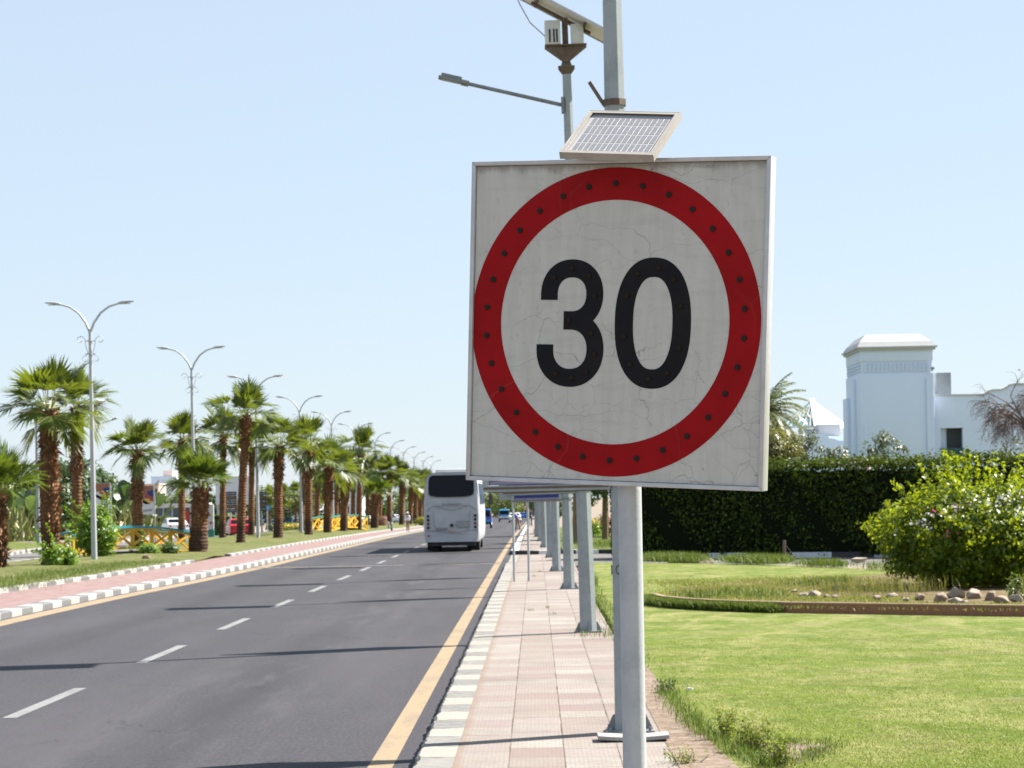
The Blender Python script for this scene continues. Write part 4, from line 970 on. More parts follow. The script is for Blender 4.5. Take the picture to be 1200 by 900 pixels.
rocks = [(932, 692, .10, 'small pale rock, leftmost on the brick-edged bed'), (944, 697, .13, 'pair-sized tan rock with a lit top, second from the left on the bed'), (956, 697, .17, 'pale boulder near the left end of the rock row'), (970, 699, .12, 'low rock right of the pale boulder, left half of the bed'), (980, 699, .14, 'tan rock in front of the dry grass tuft on the bed'), (1000, 690, .13, 'brown rock set back by the dry weeds in the bed'), (1030, 701, .16, 'low flat rock left of centre in the row before the bush'), (1048, 698, .17, 'tan rock under the left edge of the flowering bush'), (1064, 702, .12, 'small low rock below the left part of the bush'), (1080, 701, .17, 'brownish rock left of the big flat pale rock'), (1104, 703, .25, 'wide flat rock in the middle of the row'), (1123, 698, .27, 'tall square tan rock, highest of the row'), (1122, 705, .17, 'low pink-brown rock in front of the tall square one'), (1143, 699, .24, 'pale white-topped boulder beside the small pink flower plant'), (1133, 706, .16, 'low rock before the white-topped boulder'), (1163, 701, .21, 'brown rock right of the white-topped boulder'), (1176, 704, .22, 'rounded reddish rock second from the right edge'), (1194, 703, .19, 'rock at the right edge of the photo')]
for i, (px, py, s, lb) in enumerate(rocks):
    g = Gd(px, py+3, .24); rock(g.x, g.y+.2, s*.70, lb, rnd.uniform(.62, .85), i)
# small stones beyond
rock(9.9, 70.5, .30, 'dark flat stone lying on the sandy verge left of the bush', .35, 40); bpy.context.view_layer.update()
# tall grass tufts and weeds
def tuft(name, pts, n, h, w, label, mat='long_grass', cat='grass', lean=.8, z=.13, sx=.2, sy=.3, kind='stuff'):
    P = []
    for (x, y) in pts: q = nrng.normal(0, 1, (n, 3))*np.array([sx, sy, 0]); P.append(q+np.array([x, y, gz(y)+z]))
    o = quads_mesh(name, blades(np.concatenate(P), h, w, nrng, lean), M[mat]); tag(o, label, cat, None, kind); return o
def seg(pts, n):
    out = []
    for i in range(n):
        u = i/(n-1)*(len(pts)-1); k = min(int(u), len(pts)-2); f = u-k; a, b = pts[k], pts[k+1]; out.append((a[0]+(b[0]-a[0])*f, a[1]+(b[1]-a[1])*f))
    return out
tuft('grass', seg([(3.9, 78.8), (5.2, 77.6)], 14)+seg([(6.6, 74.9), (7.6, 73.6)], 10), 420, .30, .03, 'uncut grass mound between the lawn and the side street', sx=.32, sy=.7, lean=1.3)
tuft('grass', seg([(8.3, 70.5), (9., 68.6)], 7)+[(9.7, 66.2), (9.9, 64.5), (10.6, 63.)], 140, .26, .03, 'scattered green tufts along the sandy verge', sx=.2, sy=.4)
tuft('grass', seg([(2.36, 48.3), (2.42, 47.4), (2.7, 46.3), (3.2, 45.3), (3.75, 44.5), (4.5, 43.65)], 40), 420, .17, .020, 'overgrown grass hanging over the left end of the brick edging', z=.13, sx=.07, sy=.10)
tuft('grass', seg([(2.9, 49.5), (4., 47.8), (5.6, 46.5), (7.2, 45.6)], 26)+seg([(4.6, 44.5), (6.9, 43.2), (8.9, 41.8)], 26), 330, .065, .02, 'rough grass growing in the brick-edged bed', 'bed_grass', z=.22, sx=.35, sy=.55)
tuft('grass', [(3.4, 47.8), (4.1, 49.), (4.6, 47.6), (6.2, 53), (7.1, 54.5)], 260, .20, .022, 'taller rough grass clumps in the bed', z=.22, sx=.30, sy=.3)
tuft('grass', [(rnd.uniform(3.2, 8.), rnd.uniform(48.5, 58.)) for _ in range(150)], 130, .055, .022, 'rough low grass covering the back of the brick-edged bed', 'bed_grass', z=.22, sx=.45, sy=.8)
tuft('dry_weeds', [(6.5, 47.6), (6.9, 48.2), (7.2, 47.4), (6.2, 48.6), (7.6, 48.8), (8., 47.9)], 120, .36, .016, 'dry brown weeds standing between the rocks left of the bush', 'olive_leaf', 'weeds', .5, .22, .28, .3)
tuft('dry_weeds', [(9.6, 44.4), (9.9, 44.6), (10.2, 44.2), (10.6, 44.3), (11., 43.9)], 90, .50, .014, 'thin dry weeds in front of the bush at the right edge', 'olive_leaf', 'weeds', .5, .24, .15, .2)
tuft('grass', seg([(1.42, 26), (1.48, 23.5), (1.5, 22), (1.72, 20.4), (1.85, 19)], 26), 55, .11, .012, 'ragged grass fringe along the broken sidewalk edge', z=.125, sx=.07, sy=.16)
tuft('grass', seg([(1.36, 31), (1.34, 46), (1.3, 58)], 26)+[(1.02, 37.3), (.75, 37.6), (1.2, 37.9)], 60, .10, .014, 'ragged grass fringe farther along the sidewalk edge', z=.12, sx=.10, sy=.5)
tuft('grass', [(1.27, 58.), (1.3, 60.5), (1.35, 57.)], 160, .32, .02, 'tall green grass tuft by the third lamp pole', z=.12, sx=.07, sy=.3)
tuft('grass', [(-.15, 46), (.2, 47), (.3, 44.5), (-.1, 66), (.1, 70.)], 26, .05, .012, 'sparse grass growing in the joints of the sidewalk', z=.128, sx=.03, sy=.3)
def weed(x, y, n, h, s, label, mat='weed_leaf', lf=.034, flower=None, name='weed'):
    rng = np.random.default_rng(int(x*100+y*10)); r = thing(name, (x, y, .13), label, 'weed'); mb = MB(); P = []
    for i in range(n):
        a = rng.uniform(0, 6.28); q = rng.uniform(0, s); b = Vector((math.cos(a)*q, math.sin(a)*q*1.5, 0)); hh = h*rng.uniform(.5, 1.2); e = b+Vector((rng.normal(0, .05), rng.normal(0, .05), hh)); mb.tube([b, b.lerp(e, .5)+Vector((.01, 0, 0)), e], [.004, .003, .0015], 4)
        k = int(14*hh/.2)+4; t = rng.uniform(.1, 1.02, (k, 1)); P.append(np.array(b)+(np.array(e)-np.array(b))*t+rng.normal(0, .022, (k, 3)))
    mb.build('stem', M['stem'], r); P = np.concatenate(P); P[:, 2] = np.abs(P[:, 2]); quads_mesh('foliage', leaves(P, np.tile([0, 0, 1.], (len(P), 1)), lf, rng), M[mat], r)
    if flower: q = P[rng.integers(0, len(P), 14)]; quads_mesh('flowers', leaves(q+np.array([0, 0, .03]), np.tile([0, -1., .5], (len(q), 1)), .06, rng, .9), M[flower], r, kind='stuff')
    return r
tuft('grass', [(x_+rnd.uniform(-.05, .05), y_) for x_, y_ in pp[::2]], 60, .06, .010, 'short grass creeping over the bare earth patch beside the lawn edge', z=.125, sx=.07, sy=.12)
weed(1.75, 21.3, 26, .24, .14, 'leafy weed with reddish stalks, farthest of three by the nearest lamp at the lawn edge')
weed(1.86, 20.2, 34, .26, .16, 'leafy yellow-green weed at the lawn edge, middle of the three by the nearest lamp')
weed(1.98, 19.2, 34, .22, .16, 'leafy weed at the bottom of the photo beside the broken sidewalk edge')
weed(1.22, 19.4, 18, .10, .16, 'low brown-green weed in the broken paving below the nearest lamp', lf=.03)
weed(1.45, 26.4, 24, .14, .10, 'dark low weed at the lawn edge just right of the sign post', 'dark_leaf')
weed(9.35, 44.9, 22, .55, .22, 'small plant with pink flowers in front of the bush, behind the white-topped boulder', 'green_leaf', .06, 'petal_pink', 'flowering_plant')
o = MB(); o.prism([(0, 0), (.05, .01), (.06, .03), (.02, .05), (-.02, .03)], 'z', 0, .02)
tag(o.build('litter', M['poster_white'], loc=(1.72, 26.6, .14)), 'scrap of white litter on the grass right of the sign post', 'litter')
# rusty stake with a wire
r = thing('stake', (8.4, 78.2, .03), 'rusty stake with a slanting wire at the edge of the side street', 'stake')
mb = MB(); mb.tube([(0, 0, 0), (.02, 0, .75)], .055, 8); mb.build('post', M['rust'], r)
mb = MB(); mb.tube([(.02, 0, .66), (.42, -.3, .05)], .012, 5); mb.build('wire', M['rust'], r)
# kerb across beyond the side street and a soil heap
kx = [(4.2, 88.1), (12, 84.5), (20, 80.8), (40, 71.4)]
mb = MB(); vs = []
for x, y in kx: vs += [(x-.0, y-1.15, -.05), (x, y-1.15, .20), (x+.1, y-.8, .20), (x+.1, y-.8, -.05)]
fs = [(4*i+k, 4*i+k+1, 4*i+5+k, 4*i+4+k) for i in range(3) for k in range(3)]
mb.add(vs, fs).build('kerb', M['kerb_cross'])['kind'] = 'structure'
bm = bmesh.new(); bmesh.ops.create_icosphere(bm, subdivisions=4, radius=1.)
for v in bm.verts: c = v.co; k = 1+.12*math.sin(c.x*5)*math.sin(c.y*4)+.05*math.sin(c.x*13+c.y*9); v.co = Vector((c.x*.75*k, c.y*.6*k, max(-.05, c.z*.34*k)))
me = bpy.data.meshes.new('sand_heap'); bm.to_mesh(me); bm.free(); me.materials.append(M['sand']); me.polygons.foreach_set('use_smooth', [True]*len(me.polygons))
o = link(bpy.data.objects.new('sand_heap', me)); o.location = (5.3, 78.9, .0); tag(o, 'small heap of reddish sand behind the uncut grass mound', 'sand heap')
# shrubs showing above the hedge
def shrub_at(px, py, Y, rad, leaf, label, name='shrub', size=.12, nc=40, per=30, seed=1, sp=.3, **k):
    p = at(px, py, Y); zb = gz(Y)+.1; h = p.z-zb
    rng = np.random.default_rng(seed); r = thing(name, (p.x, Y, zb), label, 'shrub'); mb = MB(); P = []; c0 = np.array([0, 0, h])
    nb = k.get('branches', 9)
    for i in range(nb):
        d = unit(rng.normal(0, 1, 3)); e = c0+d*np.array(rad)*rng.uniform(.6, 1.); m = np.array([e[0]*.4, e[1]*.4, h*.55]); mb.tube([(0, 0, -.05), m, e], [.05, .03, .010], 5)
    mb.build('stem', M['stem'], r); V = clumps(rng, c0, rad, nc, per, sp, size, .25); quads_mesh('foliage', V, M[leaf], r)
    if 'fl' in k: q = c0+unit(rng.normal(0, 1, (k['fl'], 3)))*np.array(rad); quads_mesh('flowers', leaves(q, q-c0, .16, rng, .8), M[k.get('fm', 'petal_pink')], r, kind='stuff')
    return r
shrub_at(917, 528, 92, (1.0, .9, .95), 'olive_leaf', 'dense olive green shrub above the hedge beside the sign edge', nc=70, per=60, seed=21)
shrub_at(903, 530, 91, (.8, .7, 1.), 'olive_leaf', 'yellowish shrub right at the edge of the sign, above the hedge', nc=60, per=60, seed=31)
shrub_at(943, 528, 93, (.55, .5, .9), 'grey_leaf', 'grey green upright shrub above the hedge, in front of the scalloped white wall', nc=34, per=26, seed=22, sp=.25)
shrub_at(975, 535, 93, (.9, .6, .55), 'grey_leaf', 'open grey leafed shrub above the hedge left of the white tower', nc=30, per=22, seed=23, sp=.2, size=.15)
shrub_at(1036, 527, 93, (.95, .7, .75), 'grey_leaf', 'loose leafed shrub above the hedge in front of the white tower', nc=34, per=20, seed=24, sp=.22, size=.15)
shrub_at(1012, 545, 91, (.7, .5, .35), 'olive_leaf', 'low shrub with a few orange red flowers above the hedge before the tower', nc=20, per=16, seed=25, sp=.2, fl=14, fm='petal_pink')
shrub_at(1075, 545, 92, (.25, .25, .55), 'green_leaf', 'small upright green plant above the hedge at the foot of the tower', nc=10, per=24, seed=26, sp=.15)
shrub_at(1190, 540, 93, (1.6, .8, .9), 'olive_leaf', 'sparse yellow green shrub above the hedge under the bare branched tree', nc=50, per=18, seed=27, sp=.3)
# bare branched tree at the right edge
def bare_tree(px, py, Y, label):
    p = at(px, py, Y); zb = gz(Y)+.1; h = p.z-zb; rng = np.random.default_rng(9); r = thing('bare_tree', (p.x, Y, zb), label, 'tree')
    mb = MB(); mb.tube([(0, 0, -.1), (.05, 0, h*.45), (0, 0, h)], [.13, .10, .07], 8); mb.build('trunk', M['branch'], r); mb = MB(); tips = []
    def grow(p, d, L, rad, lv):
        pts = [p]; q = p.copy(); dd = d.copy()
        for i in range(4): dd = (dd+Vector(rng.normal(0, .16, 3))+Vector((0, 0, -.17 if lv > 0 else -.04))).normalized(); q = q+dd*L/4; pts.append(q.copy())
        mb.tube(pts, [rad*(1-.17*i) for i in range(5)], 5 if lv < 2 else 3, False)
        if lv < 3:
            for k in range(5 if lv else 4): s = pts[2+k % 3]; nd = (dd+Vector(rng.normal(0, .75, 3))).normalized(); grow(s, nd, L*.62, rad*.5, lv+1)
        else: tips.append(q)
    for i in range(22):
        a = i*2*math.pi/22*3.2; grow(Vector((0, 0, h*(.80+.03*(i % 7)))), Vector((math.cos(a)*.9, math.sin(a)*.9, .65+.35*(i % 3))).normalized(), 1.45, .05, 0)
    mb.build('branches', M['branch'], r); T = np.array([list(t_) for t_ in tips]); T = T[rng.integers(0, len(T), 160)]; quads_mesh('foliage', leaves(T+rng.normal(0, .06, T.shape), rng.normal(0, 1, T.shape), .10, rng), M['brown_leaf'], r)
bare_tree(1202, 484, 94, 'bare tangled tree with purple brown twigs at the right edge before the white wing')
# feather palm behind the sign's right edge
def date_palm(px, py, Y, label, Lf=2.3, n=72):
    p = at(px, py, Y); zb = gz(Y)+.1; h = p.z-zb; rng = np.random.default_rng(12); r = thing('feather_palm', (p.x, Y, zb), label, 'palm tree')
    palm_trunk(Vector((0, 0, h)), .24, .21, .4, r, rng); V = []; ST = MB(); W = []
    for i in range(n):
        t = (i+.5)/n; az = 2.4*i+rng.normal(0, .2); el = R(74-118*t); d = Vector((math.cos(az)*math.cos(el), math.sin(az)*math.cos(el), math.sin(el))); q = Vector((0, 0, h)); pts = [q.copy()]
        for k in range(12): q = q+d*Lf/12; d = (d+Vector((0, 0, -.12-.06*t))).normalized(); pts.append(q.copy())
        ST.tube(pts[::2], [.03, .024, .018, .013, .009, .006, .004], 3, False); sd = Vector((-math.sin(az), math.cos(az), 0))
        for k in range(2, 13):
            for m in range(3):
                b = pts[k-1].lerp(pts[k], m/3); ax = (pts[k]-pts[k-1]).normalized(); ll = .42*math.sin(.35+2.5*k/12.6)
                for s in (-1, 1):
                    ld = (sd*s+ax*.75+Vector((0, 0, -.25+rng.normal(0, .12)))).normalized(); wd = ax*.032; mid = b+ld*ll*.5
                    V.append([list(b), list(mid+wd), list(b+ld*ll+Vector((0, 0, -.06))), list(mid-wd)])
    quads_mesh('crown', np.array(V), M['date_leaf'], r); ST.build('leaf_stalk', M['petiole'], r, 60)
date_palm(893, 487, 98, 'feather leaved palm half hidden behind the right edge of the sign')

# ------------------------------------------------------------------ trees
def leafy_tree(x, y, h, rc, leaf, label, name='leafy_tree', seed=1, nc=120, per=40, size=.2, trunk=.14, group=None, flat=.8, zb=.1, cz=None):
    rng = np.random.default_rng(seed); z0 = gz(y)+zb; r = thing(name, (x, y, z0), label, 'tree', group); cz = cz or h-rc*flat
    mb = MB(); mb.tube([(0, 0, -.1), (.05, .02, cz*.5), (0, 0, cz)], [trunk*1.25, trunk, trunk*.7], 9)
    for i in range(8):
        d = unit(rng.normal(0, 1, 3)); d[2] = abs(d[2]); e = np.array([0, 0, cz])+d*np.array([rc, rc, rc*flat])*.8; mb.tube([(0, 0, cz*rng.uniform(.6, .95)), e*.5+np.array([0, 0, cz*.5]), e], [trunk*.5, trunk*.3, .02], 5)
    mb.build('trunk', M['stem'], r)
    quads_mesh('crown', clumps(rng, (0, 0, cz), (rc, rc, rc*flat), nc, per, rc*.26, size, .45), M[leaf], r); return r
def paddle_plant(x, y, h, n, label, seed=1, leaf='dark_leaf', group='broad-leaved garden plants beyond the far carriageway'):
    rng = np.random.default_rng(seed); z0 = gz(y)+.3; r = thing('broad_leaved_plant', (x, y, z0), label, 'plant', group); V = []; mb = MB()
    for i in range(n):
        az = 2.4*i; el = R(rng.uniform(48, 86)); b = np.array([rng.normal(0, .5), rng.normal(0, .5), 0]); d = np.array([math.cos(az)*math.cos(el), math.sin(az)*math.cos(el), math.sin(el)]); L = h*rng.uniform(.75, 1.1); q = b+d*L*.55; mb.tube([b, b+d*L*.3, q], [.10, .07, .03], 5)
        sd = unit(np.cross(d, [0, 0, 1.])); prev = None
        for k in range(7):
            u = k/6; c = q+d*L*.5*u-np.array([0, 0, 1.])*L*.22*u*u; w = L*.085*math.sin(.25+2.7*u)
            cur = (c+sd*w-np.array([0, 0, .1])*w, c-sd*w-np.array([0, 0, .1])*w)
            if prev is not None: V.append([prev[0], cur[0], cur[1], prev[1]])
            prev = cur
    mb.build('stem', M['petiole'], r); quads_mesh('leaves', np.array(V), M[leaf], r)
def loc(px, Y): return at(px, 600, Y).x
for i, (px, Y, h, n, lf) in enumerate([(22, 150, 4.6, 22, 'green_leaf'), (38, 156, 4.2, 18, 'dark_leaf'), (8, 152, 5.2, 20, 'dark_leaf'), (142, 170, 5.0, 22, 'dark_leaf'), (152, 176, 4.2, 18, 'green_leaf'), (173, 180, 5.0, 16, 'dark_leaf')]):
    paddle_plant(loc(px, Y), Y, h, n, ['banana-like clump right behind the grassy mound, pale stalks showing', 'dark broad-leaved clump right of the banana-like clump', 'broad-leaved clump at the left edge behind the young palm', 'dark broad-leaved clump between the two event posters', 'broad-leaved clump left of the right-hand poster', 'tall broad-leaved clump behind the right-hand poster'][i], 40+i, lf)
for i, (px, Y, h, rc) in enumerate([(72, 168, 6.6, 2.6), (92, 172, 6.4, 2.4), (110, 178, 6.0, 2.2), (124, 182, 6.0, 1.9), (50, 165, 5.4, 2.2), (-4, 170, 5.8, 2.6)]):
    leafy_tree(loc(px, Y), Y, h, rc, 'dark_leaf', ['dark tree directly behind the shaggy palm trunk', 'dark tree behind the bare orange-brown palm trunk', 'dark tree just right of the nearest twin-arm lamp', 'dark tree above the left-hand event poster', 'dark tree behind the grassy mound', 'dark tree beyond the left edge of the mound'][i], 'dark_tree', 60+i, 120, 46, .30, flat=1.1, cz=h*.5)
far = [(196, 330, 4.4, 3.6, 'green_leaf'), (214, 340, 4.2, 3.4, 'olive_leaf'), (245, 330, 4.6, 3.4, 'dark_leaf'), (300, 360, 5.6, 4., 'dark_leaf'), (340, 400, 5.4, 4., 'dark_leaf'), (372, 420, 5.6, 4.2, 'dark_leaf'), (405, 430, 4.8, 4., 'green_leaf'), (436, 440, 5., 4., 'dark_leaf'), (462, 440, 5., 4., 'green_leaf'), (488, 450, 5.4, 4.2, 'dark_leaf'), (512, 470, 6, 4.5, 'green_leaf')]
for i, (px, Y, h, rc, lf) in enumerate(far):
    leafy_tree(loc(px, Y), Y, h, rc, lf, ['round tree below the hillside houses, left one', 'round olive tree below the hillside houses, right one', 'dark tree behind the white totem sign', 'dark tree behind the dark direction boards', 'dark tree behind the yellow flower bed', 'dark tree beyond the fourth twin-arm lamp', 'green tree left of the far grey building', 'dark tree behind the low stout palm', 'green tree behind the palms near the man in white', 'dark tree beyond the far palms left of the bus', 'tree hidden mostly behind the bus'][i], 'distant_tree', 80+i, 70, 34, .5, .2, 'distant trees beyond the far carriageway', .8, 0., h*.55)
for i, (px, Y, h, rc, lf) in enumerate([(588, 520, 6.6, 4., 'green_leaf'), (574, 540, 6.8, 4.2, 'olive_leaf'), (604, 560, 7., 4.2, 'olive_leaf'), (560, 560, 7., 4.5, 'green_leaf'), (640, 420, 6., 4., 'dark_leaf')]):
    leafy_tree(loc(px, Y), Y, h, rc, lf, 'hazy green tree closing the view at the far end of the road', 'distant_tree', 100+i, 70, 34, .5, .2, 'trees at the end of the road', .85, 0.)
for i, (x, y, h, rc, tr) in enumerate([(1.95, 112, 6., 1.0, .20), (3.7, 124, 6.4, 2.1, .16), (6.5, 136, 6.5, 2.4, .16), (2.6, 150, 6.5, 2.4, .16)]):
    leafy_tree(x, y, h, rc, 'dark_leaf', ['dark tree with thick brown trunk, seen between the second and third lamp poles', 'dark tree on the far lawn left of the sign post', 'dark tree behind the left end of the hedge', 'dark tree farther along the far sidewalk'][i], 'dark_tree', 120+i, 90, 44, .26, tr, None, 1.1, .15, h*.66)
bush((4.05, 131, .16), (.8, .7, .55), 'low reddish shrub on the far lawn between the lamp poles', 30, 30, .16, 'brown_leaf', 'shrub', seed=41)
bush((3.1, 128, .16), (.5, .5, .5), 'small bright shrub with yellow flowers on the far lawn', 24, 30, .14, 'bright_leaf', 'shrub', seed=42, flowers=[('flowers', 'petal_yellow', [(-1.5, .7, .3)], 30, .12)])
tuft('grass', [(2.6, 101), (3.4, 104), (3.1, 100.)], 220, .35, .03, 'uncut grass patch on the lawn beyond the side street', z=.15, sx=.5, sy=.8)
# shrubs on the median by the footbridge
bush((-17.95, 93.2, .26), (.82, .75, .98), 'tall light green feathery shrub behind the nearest twin-arm lamp, covering the footbridge', 130, 46, .13, 'bright_leaf', 'shrub', seed=51, shoots=34, crad=.3)
bush((-16.5, 79.2, .26), (.60, .55, .36), 'low light green shrub at the foot of the shaggy palm', 60, 44, .11, 'bright_leaf', 'shrub', seed=52, shoots=14, crad=.22)
bush((-16.4, 96.9, .26), (.36, .34, .20), 'low green shrub in front of the right half of the footbridge', 46, 40, .11, 'bright_leaf', 'shrub', seed=53, shoots=6, crad=.2)
bush((-15.6, 97.6, .26), (.28, .28, .20), 'small green shrub at the right foot of the footbridge', 36, 40, .11, 'green_leaf', 'shrub', seed=54, shoots=4, crad=.18)
o = tuft('grass', seg([(-14.6, 58), (-15, 66), (-15, 74), (-14.6, 84)], 60), 160, .12, .016, 'rough turf at the near end of the median', 'long_grass', z=.28, sx=.8, sy=1.2)
# rocks and the drain under the bridge
for i, (px, py, s) in enumerate([(127, 652, .22), (171, 656, .22), (92, 655, .18)]):
    g = Gd(px, py, .24); rock(g.x, g.y, s, ['pale rock beside the nearest twin-arm lamp, under the footbridge', 'rock at the edge of the drain under the right half of the footbridge', 'small rock left of the nearest twin-arm lamp'][i], .7, 60+i)
r = thing('drain_culvert', (-18.0, 96.9, .1), 'dark drain opening edged with stone beneath the footbridge', 'drain', rz=R(52))
mb = MB(); mb.box((0, -.62, .16), (2.2, .12, .40)); mb.build('opening', M['dark_opening'], r); mb = MB(); mb.box((0, -.60, .40), (2.4, .25, .07)); mb.build('stone_lip', M['concrete'], r)

# ------------------------------------------------------------------ footbridges
def footbridge(A, B, label, rail, w=1.3, hend=.80, hmid=1.22, zb=.25):
    A = Vector(A); B = Vector(B); d = (B-A); L = d.length; d.normalize(); mid = (A+B)/2
    r = thing('footbridge', (mid.x, mid.y, gz(mid.y)+zb), label, 'footbridge', rz=math.atan2(d.y, d.x)); ar = lambda u: .30*math.sin(math.pi*u)
    n = 16; mb = MB(); vs = []
    for i in range(n+1):
        u = i/n; x = -L/2+L*u; z = .06+ar(u); vs += [(x, -w/2, z), (x, w/2, z), (x, w/2, z-.09), (x, -w/2, z-.09)]
    mb.add(vs, [(4*i+k, 4*i+(k+1) % 4, 4*i+4+(k+1) % 4, 4*i+4+k) for i in range(n) for k in range(4)]+[(0, 1, 2, 3), (4*n, 4*n+1, 4*n+2, 4*n+3)]); mb.build('deck', M['yellow_paint'], r)
    for s in (-1, 1):
        y = s*w/2; ht = lambda u: hend+(hmid-hend)*math.sin(math.pi*u); P = lambda u, f: Vector((-L/2+L*u, y, .06+ar(u)+(ht(u)-.06-ar(u))*f))
        mb = MB(); vs = []
        for i in range(n+1):
            q = P(-.02+1.04*i/n if 0 < i < n else i/n, 1); vs += [(q.x, y-.09, q.z), (q.x, y+.09, q.z), (q.x, y+.09, q.z+.085), (q.x, y-.09, q.z+.085)]
        mb.add(vs, [(4*i+k, 4*i+(k+1) % 4, 4*i+4+(k+1) % 4, 4*i+4+k) for i in range(n) for k in range(4)]+[(0, 1, 2, 3), (4*n, 4*n+1, 4*n+2, 4*n+3)]); mb.build('handrail', M[rail], r, 40)
        mb = MB(); nb = 6
        for i in range(nb+1): u = .01+.98*i/nb; mb.bar(P(u, -.1), P(u, .99), .10, .08)
        for i in range(nb):
            a, b = .01+.98*i/nb, .01+.98*(i+1)/nb; mb.bar(P(a, .06), P(b, .93), .085, .07); mb.bar(P(a, .93)+Vector((0, .03, 0)), P(b, .06)+Vector((0, .03, 0)), .085, .07)
        for i in range(n): mb.bar(P(i/n, .93), P((i+1)/n, .93), .06, .07)
        mb.build('railing_lattice', M['yellow_paint'], r)
    return r
footbridge((-20.1, 97., 0), (-15.9, 102.4, 0), 'arched yellow lattice footbridge with a bright blue handrail on the median', 'teal_paint', hmid=1.18, hend=.86)
footbridge((-16.9, 178, 0), (-14.6, 190, 0), 'farther yellow footbridge with a dark green handrail between the palm trunks', 'green_paint', hmid=1.25, hend=1.05)

# ------------------------------------------------------------------ white building on the right
YB0 = 125.
def P2(px, py, Y=YB0): return at(px, py, Y)
def building_main():
    x0 = 17.75; x1 = 21.75; zb = -.1; ze = 10.15; r = thing('white_building', (x0, YB0, 0), 'white plastered building with a square tower, low wing and curved parapet behind the hedge', 'building')
    W = x1-x0; D = 5.7
    mb = MB(); mb.box((W/2, D/2, (ze-1.35+zb)/2), (W, D, ze-1.35-zb)); mb.box((W/2, D/2, ze-.36), (W-.04, D-.04, .72)); mb.box((W/2, D/2, ze-.98), (W-.14, D-.14, .74)); mb.build('tower', M['white_wall'], r, bevel=.03)
    # relief frieze: rows of small lozenges
    mb = MB()
    for i in range(16):
        for j in range(3):
            mb.box((.2+(W-.4)*(i+.5)/16, .045, ze-1.18+.17*j), (.15, .07, .11), (0, R(45 if (i+j) % 2 else 0), 0))
    for i in range(22):
        for j in range(3): mb.box((.045, .3+(D-.6)*(i+.5)/22, ze-1.18+.17*j), (.07, .15, .11), (R(45 if (i+j) % 2 else 0), 0, 0))
    mb.build('frieze', M['white_wall'], r)
    # eaves and the hipped cap
    mb = MB(); e = .20; poly = [(-e, -e), (W+e, -e), (W+e, D+e), (-e, D+e)]
    mb.prism(poly, 'z', ze, ze+.09); mb.prism([(-.1, -.1), (W+.1, -.1), (W+.1, D+.1), (-.1, D+.1)], 'z', ze-.13, ze-.001)
    mb.prism([(-.15, -.15), (W+.15, -.15), (W+.15, D+.15), (-.15, D+.15)], 'z', ze+.091, ze+.36, [(.02, .05), (W-.12, .05), (W-.12, D-.1), (.02, D-.1)])
    mb.prism([(.02, .05), (W-.12, .05), (W-.12, D-.1), (.02, D-.1)], 'z', ze+.361, ze+.78, [(.42, .6), (W-.62, .6), (W-.62, D-.6), (.42, D-.6)])
    mb.build('roof', M['white_trim'], r)
    # pilasters
    mb = MB(); mb.box((W-.35, -.05, 4.2), (.16, .1, 8.6)); mb.box((.25, -.03, 3.), (.14, .06, 6.)); mb.box((-.15, D*.72, 3.75), (.3, 1.6, 7.7)); mb.box((-.08, D*.40, 4.2), (.16, 1.2, 8.7)); mb.build('pilaster', M['white_wall'], r, bevel=.02)
    # wing with stepped, curved parapet
    top = [(1096, 463.5), (1150, 463.2), (1155, 461.5), (1158, 459), (1163, 457.6), (1172, 457.4), (1178, 455), (1182, 452), (1188, 450.6), (1260, 449)]
    prof = [(P2(px, py, YB0+.6).x-x0, P2(px, py, YB0+.6).z) for px, py in top]; prof[0] = (W+.01, prof[0][1]); xr = prof[-1][0]
    wx0, wx1 = P2(1102.5, 520, YB0+.6).x-x0, P2(1128.5, 520, YB0+.6).x-x0; wz0, wz1 = P2(1115, 542.5, YB0+.6).z, P2(1115, 501.5, YB0+.6).z; dp = .45
    mb = MB(); ya = .6
    mb.prism([(W+.01, zb), (wx0, zb), (wx0, prof[0][1]), (W+.01, prof[0][1])], 'y', ya, ya+dp)
    mb.prism([(wx0, zb), (wx1, zb), (wx1, wz0), (wx0, wz0)], 'y', ya, ya+dp); mb.prism([(wx0, wz1), (wx1, wz1), (wx1, prof[0][1]), (wx0, prof[0][1])], 'y', ya, ya+dp)
    mb.prism([(wx1, zb), (xr, zb)]+[q for q in reversed(prof[1:])]+[(wx1, prof[0][1])], 'y', ya, ya+dp)
    mb.box(((W+xr)/2, 4., 3.3), (xr-W-.3, 5., 6.6)); wing = mb.build('wing', M['white_wall'], r)
    mb = MB(); c = 0
    for a, b in zip(prof, prof[1:]): mb.bar((a[0], ya+.2, a[1]+.03), (b[0]+.01, ya+.2, b[1]+.03), .56, .07)
    mb.build('parapet_cap', M['white_trim'], r)
    mb = MB(); mb.box(((wx0+wx1)/2, ya+dp+.55, (wz0+wz1)/2), (wx1-wx0+.4, 1.1, wz1-wz0+.4)); win = mb.build('balcony_recess', M['white_wall'], r)
    mb = MB(); mb.box((wx0+(wx1-wx0)*.66, ya+dp-.05, (wz0+wz1)/2), ((wx1-wx0)*.66, .06, wz1-wz0-.02)); mb.build('door_opening', M['dark_opening'], win)
    mb = MB(); hr = (wz1-wz0)*.40
    for z in (wz0+.06, wz0+hr): mb.box(((wx0+wx1)/2, ya-.03, z), (wx1-wx0+.12, .06, .07))
    for i in range(9): mb.box((wx0+(wx1-wx0)*(i+.5)/9, ya-.03, wz0+hr/2), (.045, .04, hr))
    mb.box(((wx0+wx1)/2, ya+.06, wz0+hr/2), (wx1-wx0-.02, .02, hr-.06)); mb.build('balcony_railing', M['teal_rail'], r)
